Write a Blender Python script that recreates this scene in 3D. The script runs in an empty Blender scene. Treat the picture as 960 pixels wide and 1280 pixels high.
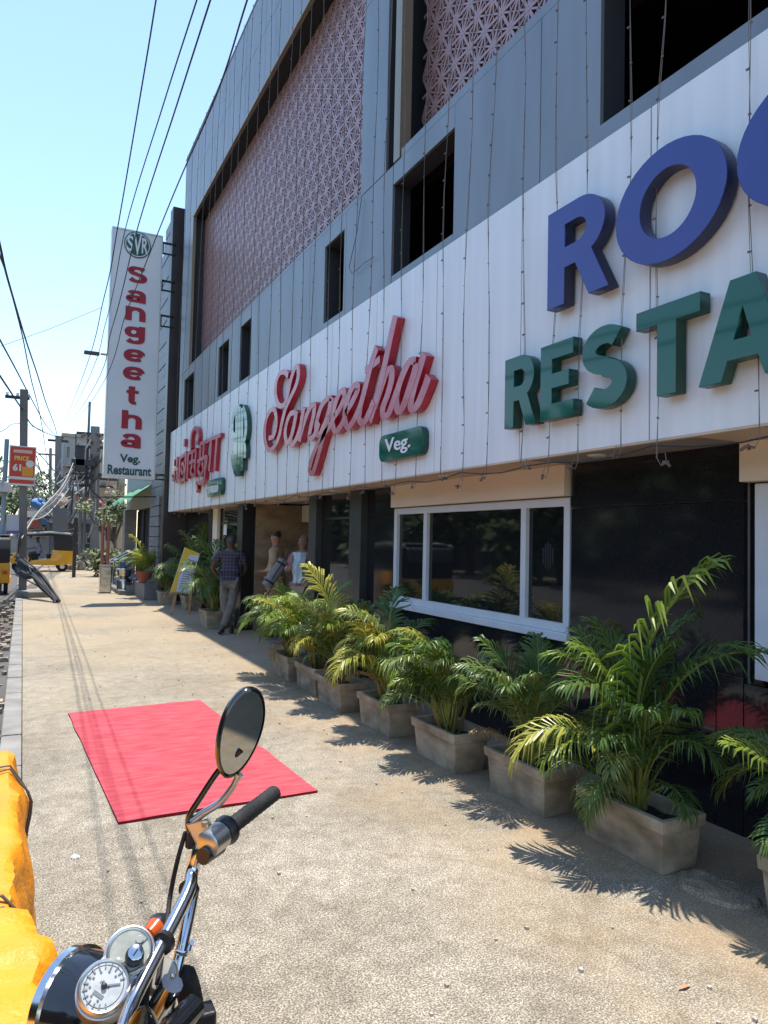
import bpy, bmesh, math, random
from math import sin, cos, pi, radians, sqrt, atan2
from mathutils import Vector, Matrix, noise
random.seed(7)
S = bpy.context.scene
COL = S.collection
V = Vector

# ------------------------------------------------------------------ camera
YAW, PITCH, ROLL, CAMH, FPX = radians(26.6), radians(2.28), radians(1.2), 1.7, 900.0
fw = V((sin(YAW)*cos(PITCH), cos(YAW)*cos(PITCH), sin(PITCH)))
rt0 = V((cos(YAW), -sin(YAW), 0)); up0 = rt0.cross(fw)
rt = rt0*cos(ROLL) + up0*sin(ROLL); up = -rt0*sin(ROLL) + up0*cos(ROLL)
CO = V((0, 0, CAMH))
cd = bpy.data.cameras.new("camera"); cam = bpy.data.objects.new("camera", cd); COL.objects.link(cam)
m = Matrix((rt, up, -fw)).transposed().to_4x4(); m.translation = CO
cam.matrix_world = m
cd.sensor_fit = 'VERTICAL'; cd.sensor_height = 36; cd.lens = FPX/1280*36
cd.clip_start = 0.05; cd.clip_end = 2000
S.camera = cam

def ray(px, py):
    return (rt*((px-480)/FPX) - up*((py-640)/FPX) + fw)
def PX(px, py, X): d = ray(px, py); return CO + d*((X-CO.x)/d.x)
def PY(px, py, Y): d = ray(px, py); return CO + d*((Y-CO.y)/d.y)
def PZ(px, py, Z): d = ray(px, py); return CO + d*((Z-CO.z)/d.z)
def PW(px, py, w): return CO + ray(px, py)*w

# ------------------------------------------------------------------ light
SUN = V((0.050, 0.115, 1.0)).normalized()
el = math.asin(SUN.z); az = atan2(SUN.x, SUN.y)
w = bpy.data.worlds.new("World"); S.world = w; w.use_nodes = True
nt = w.node_tree; bg = nt.nodes['Background']
sky = nt.nodes.new('ShaderNodeTexSky'); sky.sky_type = 'NISHITA'; sky.sun_disc = False
sky.sun_elevation = el; sky.sun_rotation = az; sky.air_density = 1.25; sky.dust_density = 0.15; sky.ozone_density = 2.0
nt.links.new(sky.outputs[0], bg.inputs[0]); bg.inputs[1].default_value = 0.15
sd = bpy.data.lights.new("sun", 'SUN'); so = bpy.data.objects.new("sun", sd); COL.objects.link(so)
sd.energy = 3.6; sd.angle = radians(0.5); sd.color = (1.0, 0.95, 0.87)
so.rotation_euler = SUN.to_track_quat('Z', 'Y').to_euler(); so.location = (0, 0, 30)
S.view_settings.view_transform = 'Standard'; S.view_settings.look = 'None'
S.view_settings.exposure = 1.05; S.view_settings.gamma = 1.0

# ------------------------------------------------------------------ materials
MATS = {}
def mat(name, col, rough=0.6, metal=0.0, n=None, bump=0.0, bscale=40.0, coat=0.0, spec=0.5, trans=0.0):
    """col base; n=(scale, col2, detail, stretch) mixes a second colour by noise; bump = fine relief"""
    if name in MATS: return MATS[name]
    m = bpy.data.materials.new(name); m.use_nodes = True; t = m.node_tree
    b = t.nodes['Principled BSDF']
    b.inputs['Base Color'].default_value = (*col, 1); b.inputs['Roughness'].default_value = rough
    b.inputs['Metallic'].default_value = metal; b.inputs['Specular IOR Level'].default_value = spec
    if coat: b.inputs['Coat Weight'].default_value = coat; b.inputs['Coat Roughness'].default_value = 0.05
    if n or bump:
        g = t.nodes.new('ShaderNodeNewGeometry')
    if n:
        mp = t.nodes.new('ShaderNodeMapping'); t.links.new(g.outputs['Position'], mp.inputs[0])
        mp.inputs['Scale'].default_value = n[3] if len(n) > 3 else (1, 1, 1)
        nz = t.nodes.new('ShaderNodeTexNoise'); nz.inputs['Scale'].default_value = n[0]; nz.inputs['Detail'].default_value = n[2]
        t.links.new(mp.outputs[0], nz.inputs['Vector'])
        r = t.nodes.new('ShaderNodeValToRGB'); r.color_ramp.elements[0].position = .35; r.color_ramp.elements[1].position = .65
        r.color_ramp.elements[0].color = (*col, 1); r.color_ramp.elements[1].color = (*n[1], 1)
        t.links.new(nz.outputs['Fac'], r.inputs[0]); t.links.new(r.outputs[0], b.inputs['Base Color'])
    if bump:
        n2 = t.nodes.new('ShaderNodeTexNoise'); n2.inputs['Scale'].default_value = bscale; n2.inputs['Detail'].default_value = 4
        t.links.new(g.outputs['Position'], n2.inputs['Vector'])
        bp = t.nodes.new('ShaderNodeBump'); bp.inputs['Strength'].default_value = bump; bp.inputs['Distance'].default_value = 0.02
        t.links.new(n2.outputs['Fac'], bp.inputs['Height']); t.links.new(bp.outputs[0], b.inputs['Normal'])
    MATS[name] = m
    return m

def leafmat(name, c1, c2, scale=3.0):
    if name in MATS: return MATS[name]
    m = mat(name, c1, 0.36, n=(scale, c2, 2.0), spec=0.45); t = m.node_tree
    b = t.nodes['Principled BSDF']; out = t.nodes['Material Output']
    tr = t.nodes.new('ShaderNodeBsdfTranslucent'); mx = t.nodes.new('ShaderNodeMixShader'); mx.inputs[0].default_value = 0.36
    src = b.inputs['Base Color'].links[0].from_socket
    t.links.new(src, tr.inputs['Color'])
    t.links.new(b.outputs[0], mx.inputs[1]); t.links.new(tr.outputs[0], mx.inputs[2]); t.links.new(mx.outputs[0], out.inputs[0])
    return m

def ground_mat():
    m = bpy.data.materials.new('pavement_concrete'); m.use_nodes = True; t = m.node_tree; L = t.links.new
    b = t.nodes['Principled BSDF']; g = t.nodes.new('ShaderNodeNewGeometry'); P = g.outputs['Position']
    def nz(sc, det, dist=0, vec=P):
        n = t.nodes.new('ShaderNodeTexNoise'); n.inputs['Scale'].default_value = sc; n.inputs['Detail'].default_value = det
        n.inputs['Distortion'].default_value = dist; L(vec, n.inputs['Vector']); return n.outputs['Fac']
    def ramp(f, p0, p1, c0, c1):
        r = t.nodes.new('ShaderNodeValToRGB'); r.color_ramp.elements[0].position = p0; r.color_ramp.elements[1].position = p1
        r.color_ramp.elements[0].color = (*c0, 1); r.color_ramp.elements[1].color = (*c1, 1); L(f, r.inputs[0]); return r.outputs[0]
    def mix(f, a, c, mode='MIX'):
        x = t.nodes.new('ShaderNodeMix'); x.data_type = 'RGBA'; x.blend_type = mode
        if isinstance(f, float): x.inputs[0].default_value = f
        else: L(f, x.inputs[0])
        for s, v in ((6, a), (7, c)):
            if isinstance(v, tuple): x.inputs[s].default_value = (*v, 1)
            else: L(v, x.inputs[s])
        return x.outputs[2]
    base = ramp(nz(0.9, 5, 1.0), .35, .7, (.24, .216, .175), (.325, .298, .25))
    # aggregate speckle
    vo = t.nodes.new('ShaderNodeTexVoronoi'); vo.inputs['Scale'].default_value = 105; L(P, vo.inputs['Vector'])
    speck = ramp(nz(135, 3), .43, .60, (.40, .37, .34), (1.62, 1.60, 1.52))
    c = mix(0.8, base, speck, 'MULTIPLY')
    sp2 = ramp(vo.outputs['Color'], .25, .8, (.62, .6, .56), (1.30, 1.28, 1.25))
    c = mix(0.55, c, sp2, 'MULTIPLY')
    mott = ramp(nz(9, 5, .4), .34, .66, (.80, .78, .75), (1.12, 1.11, 1.10)); c = mix(.9, c, mott, 'MULTIPLY')
    blot = ramp(nz(2.3, 6, 1.2), .55, .72, (1, 1, 1), (.78, .76, .73)); c = mix(.8, c, blot, 'MULTIPLY')
    # dusty brown stains, strongest toward the plants
    sx = t.nodes.new('ShaderNodeSeparateXYZ'); L(P, sx.inputs[0])
    mr = t.nodes.new('ShaderNodeMapRange'); L(sx.outputs[0], mr.inputs[0])
    mr.inputs[1].default_value = 1.6; mr.inputs[2].default_value = 2.9
    st = t.nodes.new('ShaderNodeMath'); st.operation = 'MULTIPLY'; L(mr.outputs[0], st.inputs[0]); L(ramp(nz(1.7, 4, .6), .3, .62, (0, 0, 0), (1, 1, 1)), st.inputs[1])
    c = mix(st.outputs[0], c, mix(0.35, (.33, .22, .115), c))
    my = t.nodes.new('ShaderNodeMapRange'); L(sx.outputs[1], my.inputs[0]); my.inputs[1].default_value = 6; my.inputs[2].default_value = 13
    s2 = t.nodes.new('ShaderNodeMath'); s2.operation = 'MULTIPLY'; L(my.outputs[0], s2.inputs[0]); L(ramp(nz(.55, 4, .9), .35, .65, (.15, .15, .15), (.75, .75, .75)), s2.inputs[1])
    c = mix(s2.outputs[0], c, (.35, .27, .165))
    spots = ramp(nz(5.5, 6, .3), .62, .8, (1, 1, 1), (.62, .6, .57)); c = mix(0.7, c, spots, 'MULTIPLY')
    ve = t.nodes.new('ShaderNodeTexVoronoi'); ve.feature = 'DISTANCE_TO_EDGE'; ve.inputs['Scale'].default_value = .42
    wn = t.nodes.new('ShaderNodeTexNoise'); wn.inputs['Scale'].default_value = 2.2; wn.inputs['Detail'].default_value = 6; L(P, wn.inputs['Vector'])
    va = t.nodes.new('ShaderNodeMix'); va.data_type = 'RGBA'; va.blend_type = 'ADD'; va.inputs[0].default_value = .45; L(P, va.inputs[6]); L(wn.outputs['Color'], va.inputs[7]); L(va.outputs[2], ve.inputs['Vector'])
    c = mix(.32, c, ramp(ve.outputs['Distance'], .002, .007, (.55, .52, .48), (1, 1, 1)), 'MULTIPLY')
    L(c, b.inputs['Base Color']); b.inputs['Roughness'].default_value = .88
    bp = t.nodes.new('ShaderNodeBump'); bp.inputs['Strength'].default_value = .5; bp.inputs['Distance'].default_value = .006
    L(nz(140, 4), bp.inputs['Height']); L(bp.outputs[0], b.inputs['Normal'])
    return m

M_ground = ground_mat()
M_white = mat('white_composite_panel', (.80, .81, .80), .38, n=(1.1, (.86, .87, .86), 8, (1, 12, .35)), bump=.03, bscale=8)
M_grey = mat('grey_blue_composite_panel', (.185, .198, .208), .38, n=(.8, (.225, .24, .25), 4, (1, 3, .6)), metal=.35)
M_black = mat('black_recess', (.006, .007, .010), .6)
M_reveal = mat('dark_reveal', (.022, .026, .032), .7)
M_conc = mat('raw_concrete', (.22, .20, .18), .9, n=(3, (.3, .28, .25), 5), bump=.3)
M_granite = mat('polished_black_granite', (.010, .011, .014), .07, n=(160, (.020, .020, .024), 3), spec=.5)
M_cream = mat('cream_painted_plaster', (.78, .68, .53), .8, n=(2.2, (.83, .73, .58), 5), bump=.1, bscale=12)
M_soff = mat('grey_soffit', (.25, .24, .22), .8, n=(3, (.31, .29, .26), 4))
M_wframe = mat('white_window_frame', (.66, .70, .74), .35, n=(6, (.72, .75, .77), 5), bump=.03)
M_glass = mat('dark_tinted_glass', (.010, .012, .013), .03, spec=.7)
M_colm = mat('dark_grey_column_cladding', (.040, .043, .048), .35, n=(4, (.055, .058, .062), 3), metal=.3)
M_marble = mat('veined_cream_marble', (.36, .27, .18), .25, n=(3.5, (.22, .15, .09), 7, (1, 1, 1.6)))
M_lat = mat('rose_copper_screen', (.40, .235, .225), .36, metal=.3, n=(.9, (.38, .235, .23), 2))
M_bronze = mat('bronze_trim', (.28, .23, .16), .4, metal=.6)
M_red = mat('red_letter_acrylic', (.42, .012, .030), .22, n=(3, (.34, .01, .024), 3), coat=.3)
M_redface = mat('sky_washed_red_letter_face', (.44, .045, .070), .3, n=(5, (.52, .13, .16), 5), coat=.3)  # pink wash of mirrored sky put into the face colour
M_blue = mat('blue_letter_face', (.030, .052, .26), .22, n=(3, (.035, .058, .28), 3))
M_bluesd = mat('blue_letter_side', (.022, .03, .085), .3)
M_green = mat('green_letter_face', (.004, .105, .072), .06, spec=.45)
M_greensd = mat('green_letter_side', (.006, .06, .045), .25)
M_wtext = mat('white_lettering', (.8, .82, .82), .5)
M_chrome = mat('chrome', (.55, .55, .56), .14, metal=1.0, n=(30, (.62, .62, .63), 4))
M_alu = mat('brushed_aluminium', (.58, .57, .55), .3, metal=.9, n=(20, (.48, .47, .45), 4))
M_blackp = mat('black_plastic', (.012, .012, .014), .35, bump=.05, bscale=90)
M_rubber = mat('black_rubber', (.012, .012, .012), .75, bump=.2, bscale=150)
M_blackpaint = mat('glossy_black_paint', (.008, .009, .011), .12, coat=.6)
M_planter = mat('weathered_cement_planter', (.44, .375, .27), .85, n=(5, (.23, .185, .125), 9, (1, 1, 1.6)), bump=.35, bscale=60)
M_soil = mat('dark_soil', (.025, .018, .012), .95, n=(40, (.06, .045, .03), 4), bump=1, bscale=70)
M_carpet = mat('red_carpet', (.40, .040, .055), .95, n=(5, (.52, .078, .095), 8, (1, 4, 1)), bump=.25, bscale=300)
M_carpetedge = mat('dark_red_carpet_edge', (.20, .01, .015), .95)
M_tarp = mat('yellow_tarpaulin', (.74, .255, .004), .5, n=(5, (.80, .31, .008), 4), bump=.22, bscale=110)
M_steel = mat('stainless_steel', (.62, .60, .56), .22, metal=1.0, n=(6, (.42, .40, .36), 5))
M_wire = mat('old_cable', (.035, .033, .035), .7)
M_bulbwire = mat('string_light_wire', (.19, .16, .135), .7)
M_bulb = mat('unlit_bulb', (.15, .10, .085), .35)
M_bulbred = mat('red_unlit_bulb', (.35, .05, .03), .35)
M_wood = mat('pale_wood', (.42, .28, .14), .6, n=(20, (.32, .20, .10), 4, (1, 1, .2)))
M_terra = mat('terracotta', (.36, .10, .06), .8, n=(6, (.28, .08, .05), 3), bump=.1)
M_pole = mat('weathered_concrete_pole', (.20, .195, .18), .9, n=(3, (.14, .135, .13), 5, (1, 1, .3)), bump=.2)
M_tile = mat('grey_slate_tile', (.15, .15, .165), .5, n=(2, (.21, .21, .225), 4, (1, 1, 6)))
M_darkbrown = mat('dark_brown_cladding', (.022, .016, .018), .4, n=(2, (.035, .025, .025), 3))
M_signgrey = mat('pale_sign_face', (.62, .65, .68), .35, n=(1.2, (.67, .69, .71), 4))
M_signred = mat('print_dark_red', (.32, .008, .025), .5)
M_signgreen = mat('print_dark_green', (.008, .075, .06), .5)
M_autoy = mat('yellow_autorickshaw_paint', (.70, .34, .015), .3, n=(4, (.62, .29, .015), 3), coat=.3)
M_canvas = mat('black_canvas', (.012, .013, .017), .6, bump=.3, bscale=15)
M_skin = mat('brown_skin', (.17, .085, .05), .5, n=(30, (.14, .07, .042), 3))
M_skin2 = mat('light_brown_skin', (.30, .16, .10), .5, n=(30, (.26, .14, .09), 3))
M_hair = mat('black_hair', (.008, .007, .007), .5, bump=.5, bscale=200)
M_trunk = mat('tree_bark', (.14, .10, .07), .9, n=(5, (.08, .06, .045), 5, (1, 1, .2)), bump=.5)
M_orange = mat('orange_lens', (.50, .075, .008), .2, coat=.2)
M_asphalt = mat('road_asphalt', (.075, .07, .065), .9, n=(1.5, (.11, .10, .09), 6), bump=.4, bscale=60)
M_dirt = mat('dusty_ground', (.27, .22, .16), .95, n=(.8, (.20, .165, .12), 6), bump=.4, bscale=20)
M_kerb = mat('worn_kerb_concrete', (.27, .26, .24), .9, n=(3, (.19, .175, .155), 6), bump=.4, bscale=50)
M_stone = mat('grey_step_stone', (.17, .175, .18), .6, n=(3, (.12, .12, .125), 4))

# ------------------------------------------------------------------ builders
OFF = {}
def off(o):
    v = V((0, 0, 0))
    while o is not None:
        v = v + V(o.location); o = o.parent
    return v
def thing(name, label, cat, loc=(0, 0, 0), group=None):
    o = bpy.data.objects.new(name, None); COL.objects.link(o); o.location = loc; o.empty_display_size = .2
    o['label'] = label; o['category'] = cat
    if group: o['group'] = group
    return o
def tag(o, label, cat, group=None, kind=None):
    if label: o['label'] = label
    if cat: o['category'] = cat
    if group: o['group'] = group
    if kind: o['kind'] = kind
    return o

class MB:
    def __init__(s): s.v = []; s.f = []; s.mi = []; s.m = 0; s.mats = []
    def use(s, m):
        if m not in s.mats: s.mats.append(m)
        s.m = s.mats.index(m); return s
    def add(s, vs, fs):
        b = len(s.v); s.v += [tuple(v) for v in vs]; s.f += [tuple(b+i for i in f) for f in fs]; s.mi += [s.m]*len(fs); return s
    def box(s, x0, x1, y0, y1, z0, z1):
        return s.add([(x, y, z) for z in (z0, z1) for y in (y0, y1) for x in (x0, x1)],
                     [(0, 2, 3, 1), (4, 5, 7, 6), (0, 1, 5, 4), (2, 6, 7, 3), (0, 4, 6, 2), (1, 3, 7, 5)])
    def bar(s, a, b, w, h=None, upv=None):
        a = V(a); b = V(b); d = (b-a).normalized(); h = h or w
        u = V(upv) if upv else (V((0, 0, 1)) if abs(d.z) < .9 else V((0, 1, 0)))
        r = d.cross(u).normalized(); u = r.cross(d)
        q = [(-w/2, -h/2), (w/2, -h/2), (w/2, h/2), (-w/2, h/2)]
        vs = [p + r*x + u*y for p in (a, b) for x, y in q]
        return s.add(vs, [(0, 3, 2, 1), (4, 5, 6, 7), (0, 1, 5, 4), (1, 2, 6, 5), (2, 3, 7, 6), (3, 0, 4, 7)])
    def tube(s, pts, r, n=8, cap=True):
        pts = [V(p) for p in pts]; rs = r if isinstance(r, (list, tuple)) else [r]*len(pts)
        ref = None; rings = []
        for i, p in enumerate(pts):
            d = (pts[min(i+1, len(pts)-1)]-pts[max(i-1, 0)]).normalized()
            if ref is None: ref = V((0, 0, 1)) if abs(d.z) < .9 else V((1, 0, 0))
            x = ref - d*ref.dot(d)
            if x.length < 1e-5: x = d.orthogonal()
            x.normalize(); ref = x; y = d.cross(x)
            rings.append([p + (x*cos(2*pi*k/n)+y*sin(2*pi*k/n))*rs[i] for k in range(n)])
        vs = [v for R_ in rings for v in R_]; fs = []
        for i in range(len(pts)-1):
            for k in range(n):
                a = i*n+k; b_ = i*n+(k+1) % n; fs.append((a, b_, b_+n, a+n))
        if cap: fs.append(tuple(range(n-1, -1, -1))); fs.append(tuple(range((len(pts)-1)*n, len(pts)*n)))
        return s.add(vs, fs)
    def lathe(s, prof, c, axis=(0, 0, 1), n=24, cap=True):
        c = V(c); a = V(axis).normalized(); x = a.orthogonal().normalized(); y = a.cross(x)
        vs = []; fs = []
        for (r, h) in prof:
            for k in range(n): vs.append(c + a*h + (x*cos(2*pi*k/n)+y*sin(2*pi*k/n))*r)
        for i in range(len(prof)-1):
            for k in range(n):
                p = i*n+k; q = i*n+(k+1) % n; fs.append((p, q, q+n, p+n))
        if cap: fs.append(tuple(range(n-1, -1, -1))); fs.append(tuple(range((len(prof)-1)*n, len(prof)*n)))
        return s.add(vs, fs)
    def prism(s, poly, f0, f1):
        """poly list of 2-D points; f0/f1 map a 2-D point to 3-D"""
        n = len(poly); vs = [f0(*p) for p in poly]+[f1(*p) for p in poly]
        return s.add(vs, [tuple(range(n-1, -1, -1)), tuple(range(n, 2*n))]+[(i, (i+1) % n, (i+1) % n+n, i+n) for i in range(n)])
    def grid(s, nu, nv, fn):
        vs = [fn(i/(nu-1), j/(nv-1)) for j in range(nv) for i in range(nu)]
        return s.add(vs, [(j*nu+i, j*nu+i+1, (j+1)*nu+i+1, (j+1)*nu+i) for j in range(nv-1) for i in range(nu-1)])
    def build(s, name, m=None, parent=None, smooth=False, bevel=0, local=False, recalc=True):
        o_ = V((0, 0, 0)) if local else off(parent)
        me = bpy.data.meshes.new(name); me.from_pydata([V(v)-o_ for v in s.v], [], s.f)
        if s.mats:
            for q in s.mats: me.materials.append(q)
            me.polygons.foreach_set('material_index', s.mi)
        else: me.materials.append(m)
        if bevel or recalc:
            bm = bmesh.new(); bm.from_mesh(me)
            if recalc: bmesh.ops.recalc_face_normals(bm, faces=bm.faces)
            if bevel: bmesh.ops.bevel(bm, geom=bm.edges[:], offset=bevel, segments=2, affect='EDGES', profile=.6, clamp_overlap=True)
            bm.to_mesh(me); bm.free()
        if smooth:
            me.polygons.foreach_set('use_smooth', [True]*len(me.polygons))
            me.set_sharp_from_angle(angle=radians(40))
        o = bpy.data.objects.new(name, me); COL.objects.link(o); o.parent = parent
        return o

BOXC = {}
def pbox(name, x0, x1, y0, y1, z0, z1, m, parent, bevel=0.0):
    """a box part sharing its mesh with equal boxes"""
    k = (round(x1-x0, 3), round(y1-y0, 3), round(z1-z0, 3), m.name, bevel)
    if k not in BOXC:
        q = MB().box(-k[0]/2, k[0]/2, -k[1]/2, k[1]/2, -k[2]/2, k[2]/2).build(name, m, None, bevel=bevel)
        BOXC[k] = q.data; bpy.data.objects.remove(q)
    o = bpy.data.objects.new(name, BOXC[k]); COL.objects.link(o); o.parent = parent
    o.location = V(((x0+x1)/2, (y0+y1)/2, (z0+z1)/2)) - off(parent)
    return o

def struct(name, mb, m, label, **k):
    o = mb.build(name, m, **k); o['kind'] = 'structure'; o['label'] = label; return o

def copy_tree(o, parent=None):
    c = o.copy(); COL.objects.link(c)
    if parent is not None: c.parent = parent
    for ch in [x for x in KIDS.get(o.name, [])]: 
        copy_tree(ch, c)
    return c
KIDS = {}
def note_kids(root):
    for o in [root]+list(root.children_recursive): KIDS[o.name] = list(o.children)

def curve_mesh(cu, name):
    o = bpy.data.objects.new(name, cu); COL.objects.link(o)
    dg = bpy.context.evaluated_depsgraph_get(); dg.update()
    me = bpy.data.meshes.new_from_object(o.evaluated_get(dg)); bpy.data.objects.remove(o)
    me.name = name
    return me
def text_mesh(s, name, offset=0.0, depth=0.002, spacing=1.0, align='LEFT'):
    cu = bpy.data.curves.new(name, 'FONT'); cu.body = s; cu.size = 1; cu.offset = offset; cu.extrude = depth
    cu.space_character = spacing; cu.resolution_u = 4; cu.align_x = align
    me = curve_mesh(cu, name); bpy.data.curves.remove(cu); return me
def poly_mesh(loops, name, depth, bevel=0.0):
    cu = bpy.data.curves.new(name, 'CURVE'); cu.dimensions = '2D'; cu.fill_mode = 'BOTH'; cu.extrude = depth/2; cu.bevel_depth = bevel; cu.bevel_resolution = 1
    for L in loops:
        sp = cu.splines.new('POLY'); sp.points.add(len(L)-1); sp.use_cyclic_u = True
        for i, p in enumerate(L): sp.points[i].co = (p[0], p[1], 0, 1)
    me = curve_mesh(cu, name); bpy.data.curves.remove(cu); return me
def put_flat(me, name, m, parent, fit, facing='X', at=0.0, sidemat=None):
    """fit a mesh drawn in XY into (u0,u1,z0,z1) of a vertical plane. facing 'X': plane x=at seen from -X (u = -Y); 'Y': plane y=at seen from -Y (u = X)"""
    xs = [v.co.x for v in me.vertices]; ys = [v.co.y for v in me.vertices]; zs = [v.co.z for v in me.vertices]
    x0, x1, y0, y1, zt = min(xs), max(xs), min(ys), max(ys), max(zs)
    u0, u1, z0, z1 = fit; o_ = off(parent)
    su = (u1-u0)/(x1-x0) if u1 is not None else None
    sz = (z1-z0)/(y1-y0)
    if su is None: su = sz*(1 if facing == 'Y' else -1)
    me.materials.clear(); me.materials.append(m)
    if sidemat: me.materials.append(sidemat)
    if sidemat:
        for p in me.polygons: p.material_index = 0 if p.normal.z > .5 else 1
    for v in me.vertices:
        u = u0 + (v.co.x-x0)*su; z = z0 + (v.co.y-y0)*sz; d = zt - v.co.z
        p = V((at+d, u, z)) if facing == 'X' else V((u, at+d, z))
        v.co = p - o_
    o = bpy.data.objects.new(name, me); COL.objects.link(o); o.parent = parent
    return o

# ------------------------------------------------------------------ the ground and road
XW, XB, XU = 3.86, 3.36, 3.42     # shop wall, fascia band, upper cladding
struct('terrain', MB().box(-400, 400, -200, 900, -.6, -.20), M_dirt, 'dusty ground stretching to the horizon')
struct('road', MB().grid(2, 2, lambda u, v: (-13+12.9*u, -40+200*v, -.16)), M_asphalt, 'dusty asphalt road beside the pavement', recalc=False)
struct('pavement', MB().box(.06, 30, -12, 33, -.19, 0), M_ground, 'wide sunlit concrete pavement in front of the restaurant')
struct('side_lane', MB().box(-.1, 30, 33, 70, -.19, -.02), M_ground, 'pale lane crossing beyond the pavement')
kb = thing('kerb', 'worn grey concrete kerb along the left edge of the pavement', 'kerb', (-.02, 6, 0)); kb['kind'] = 'structure'; del kb['category']
y = -4.0; i = 0
while y < 33:
    if i % 11 == 5: y += .05
    pbox('kerbstone', -.10, .055, y+.008, y+.892, -.19, .004+(.006 if i % 3 == 0 else 0), M_kerb, kb, .012); y += .9; i += 1
# loose litter and rubble at the road edge
def rubble(name, x0, x1, y0, y1, zb, n, s0, s1, m, label, cat, hump=0.0, seed=3):
    r = random.Random(seed); mb = MB()
    for k in range(n):
        x = r.uniform(x0, x1); yy = r.uniform(y0, y1); s = r.uniform(s0, s1)
        h = hump*max(0, 1-abs((x-(x0+x1)/2)/((x1-x0)/2))**1.5)*max(0, 1-abs((yy-(y0+y1)/2)/((y1-y0)/2))**2)*r.random()
        c = V((x, yy, zb+h+s*.25)); vs = []
        for q in [(-1, -1, -1), (1, -1, -1), (1, 1, -1), (-1, 1, -1), (-1, -1, 1), (1, -1, 1), (1, 1, 1), (-1, 1, 1)]:
            vs.append(c + V([q[i_]*s*.5*r.uniform(.5, 1) for i_ in range(3)]))
        mb.add(vs, [(0, 3, 2, 1), (4, 5, 6, 7), (0, 1, 5, 4), (1, 2, 6, 5), (2, 3, 7, 6), (3, 0, 4, 7)])
    o = mb.build(name, m); tag(o, label, None, kind='stuff'); return o
rubble('litter', -.55, -.12, 5, 22, -.16, 240, .03, .13, mat('pale_litter', (.42, .36, .28), .9, n=(9, (.18, .13, .09), 3)), 'stones and litter lying along the gutter', 'litter')
rubble('rubble_heap', 2.0, 4.4, 38, 41, -.02, 420, .08, .35, mat('mixed_rubble', (.38, .35, .31), .9, n=(4, (.2, .18, .15), 3)), 'heap of pale rubble beyond the steel drums', 'rubble', hump=.8)
rubble('pebbles', .3, 2.6, 1.5, 14, 0, 170, .006, .022, mat('pebble_grey', (.3, .27, .22), .9, n=(9, (.5, .47, .42), 3)), 'tiny stones scattered over the pavement', 'stones', seed=8)

# ------------------------------------------------------------------ restaurant building
B = thing('restaurant_building', 'restaurant building with grey panels, copper lattice screens and a long white fascia', 'building', (3.9, 9, 0))
YN, YF = -3.0, 18.6
def holes(name, x0, x1, ya, yb, za, zb, wins, m, gap=.004, bevel=0):
    """panel ya..yb, za..zb split round the windows that cut it"""
    ws = [q for q in wins if q[0] < yb-.01 and q[1] > ya+.01 and q[2] < zb and q[3] > za]
    if not ws: pbox(name, x0, x1, ya+gap, yb-gap, za+gap, zb-gap, m, B, bevel); return
    wa, wb, wc, wd = ws[0]; a = max(ya, wa); b = min(yb, wb); c_ = max(za, wc); d_ = min(zb, wd)
    if a > ya+.02: holes(name, x0, x1, ya, a, za, zb, wins, m, gap, bevel) if len(ws) > 1 else pbox(name, x0, x1, ya+gap, a, za+gap, zb-gap, m, B, bevel)
    if b < yb-.02: holes(name, x0, x1, b, yb, za, zb, wins, m, gap, bevel) if len(ws) > 1 else pbox(name, x0, x1, b, yb-gap, za+gap, zb-gap, m, B, bevel)
    if c_ > za+.02: pbox(name, x0, x1, a, b, za+gap, c_, m, B, bevel)
    if d_ < zb-.02: pbox(name, x0, x1, a, b, d_, zb-gap, m, B, bevel)
WINS = [(5.53, 6.77, 4.52, 5.52), (8.08, 8.72, 4.52, 5.54), (12.12, 12.84, 4.52, 5.54), (13.65, 14.48, 4.52, 5.54), (16.82, 17.92, 4.52, 5.54), (.4, 3.66, 4.56, 7.4)]
JU = [4.30+1.24*k for k in range(-6, 12)]+[YF]
JU = [j for j in JU if j >= -3.2]
# upper strip between fascia and lattice
for a, b in zip(JU[:-1], JU[1:]):
    holes('cladding_panel', XU, XU+.03, a, b, 4.40, 5.74, WINS, M_grey)
# near-black backing with window reveals, dark room behind
for a, b in zip(JU[:-1], JU[1:]):
    holes('backing_wall', XU+.035, XU+.22, a, b, 2.5, 5.74, WINS, M_reveal, gap=0)
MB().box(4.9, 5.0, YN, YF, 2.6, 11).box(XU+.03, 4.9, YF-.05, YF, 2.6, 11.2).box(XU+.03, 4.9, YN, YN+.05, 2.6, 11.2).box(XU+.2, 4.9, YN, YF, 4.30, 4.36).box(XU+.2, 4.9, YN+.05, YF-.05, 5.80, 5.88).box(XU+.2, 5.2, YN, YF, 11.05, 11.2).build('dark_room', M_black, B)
MB().box(5.01, 13, YN, YF, 0, 11.1).build('main_block', M_conc, B)
# lattice bays
LA = (7.62, 17.45, 5.80, 9.5); LB = (-2.5, 6.6, 5.84, 9.5)
COLY = [6.96, 7.62]
pbox('cladding_panel', XU, XU+.03, 6.96, 7.616, 5.748, 8.0, M_grey, B); pbox('cladding_panel', XU, XU+.03, 6.96, 7.616, 8.008, 9.496, M_grey, B)
MB().box(XU+.03, 3.9, 6.96, 7.6, 5.75, 9.5).build('pier', M_reveal, B)
pbox('bronze_strip', XU-.01, XU+.12, 6.62, 6.76, 5.75, 11.3, M_bronze, B)
MB().box(XU+.10, XU+.14, 6.76, 6.96, 5.70, 11.3).build('slot_back', M_black, B)
pbox('cladding_panel', XU, XU+.03, 17.45, YF, 5.748, 9.496, M_grey, B)
MB().box(XU+.03, 3.9, 17.47, YF-.06, 5.75, 9.5).build('pier', M_reveal, B)
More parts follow.
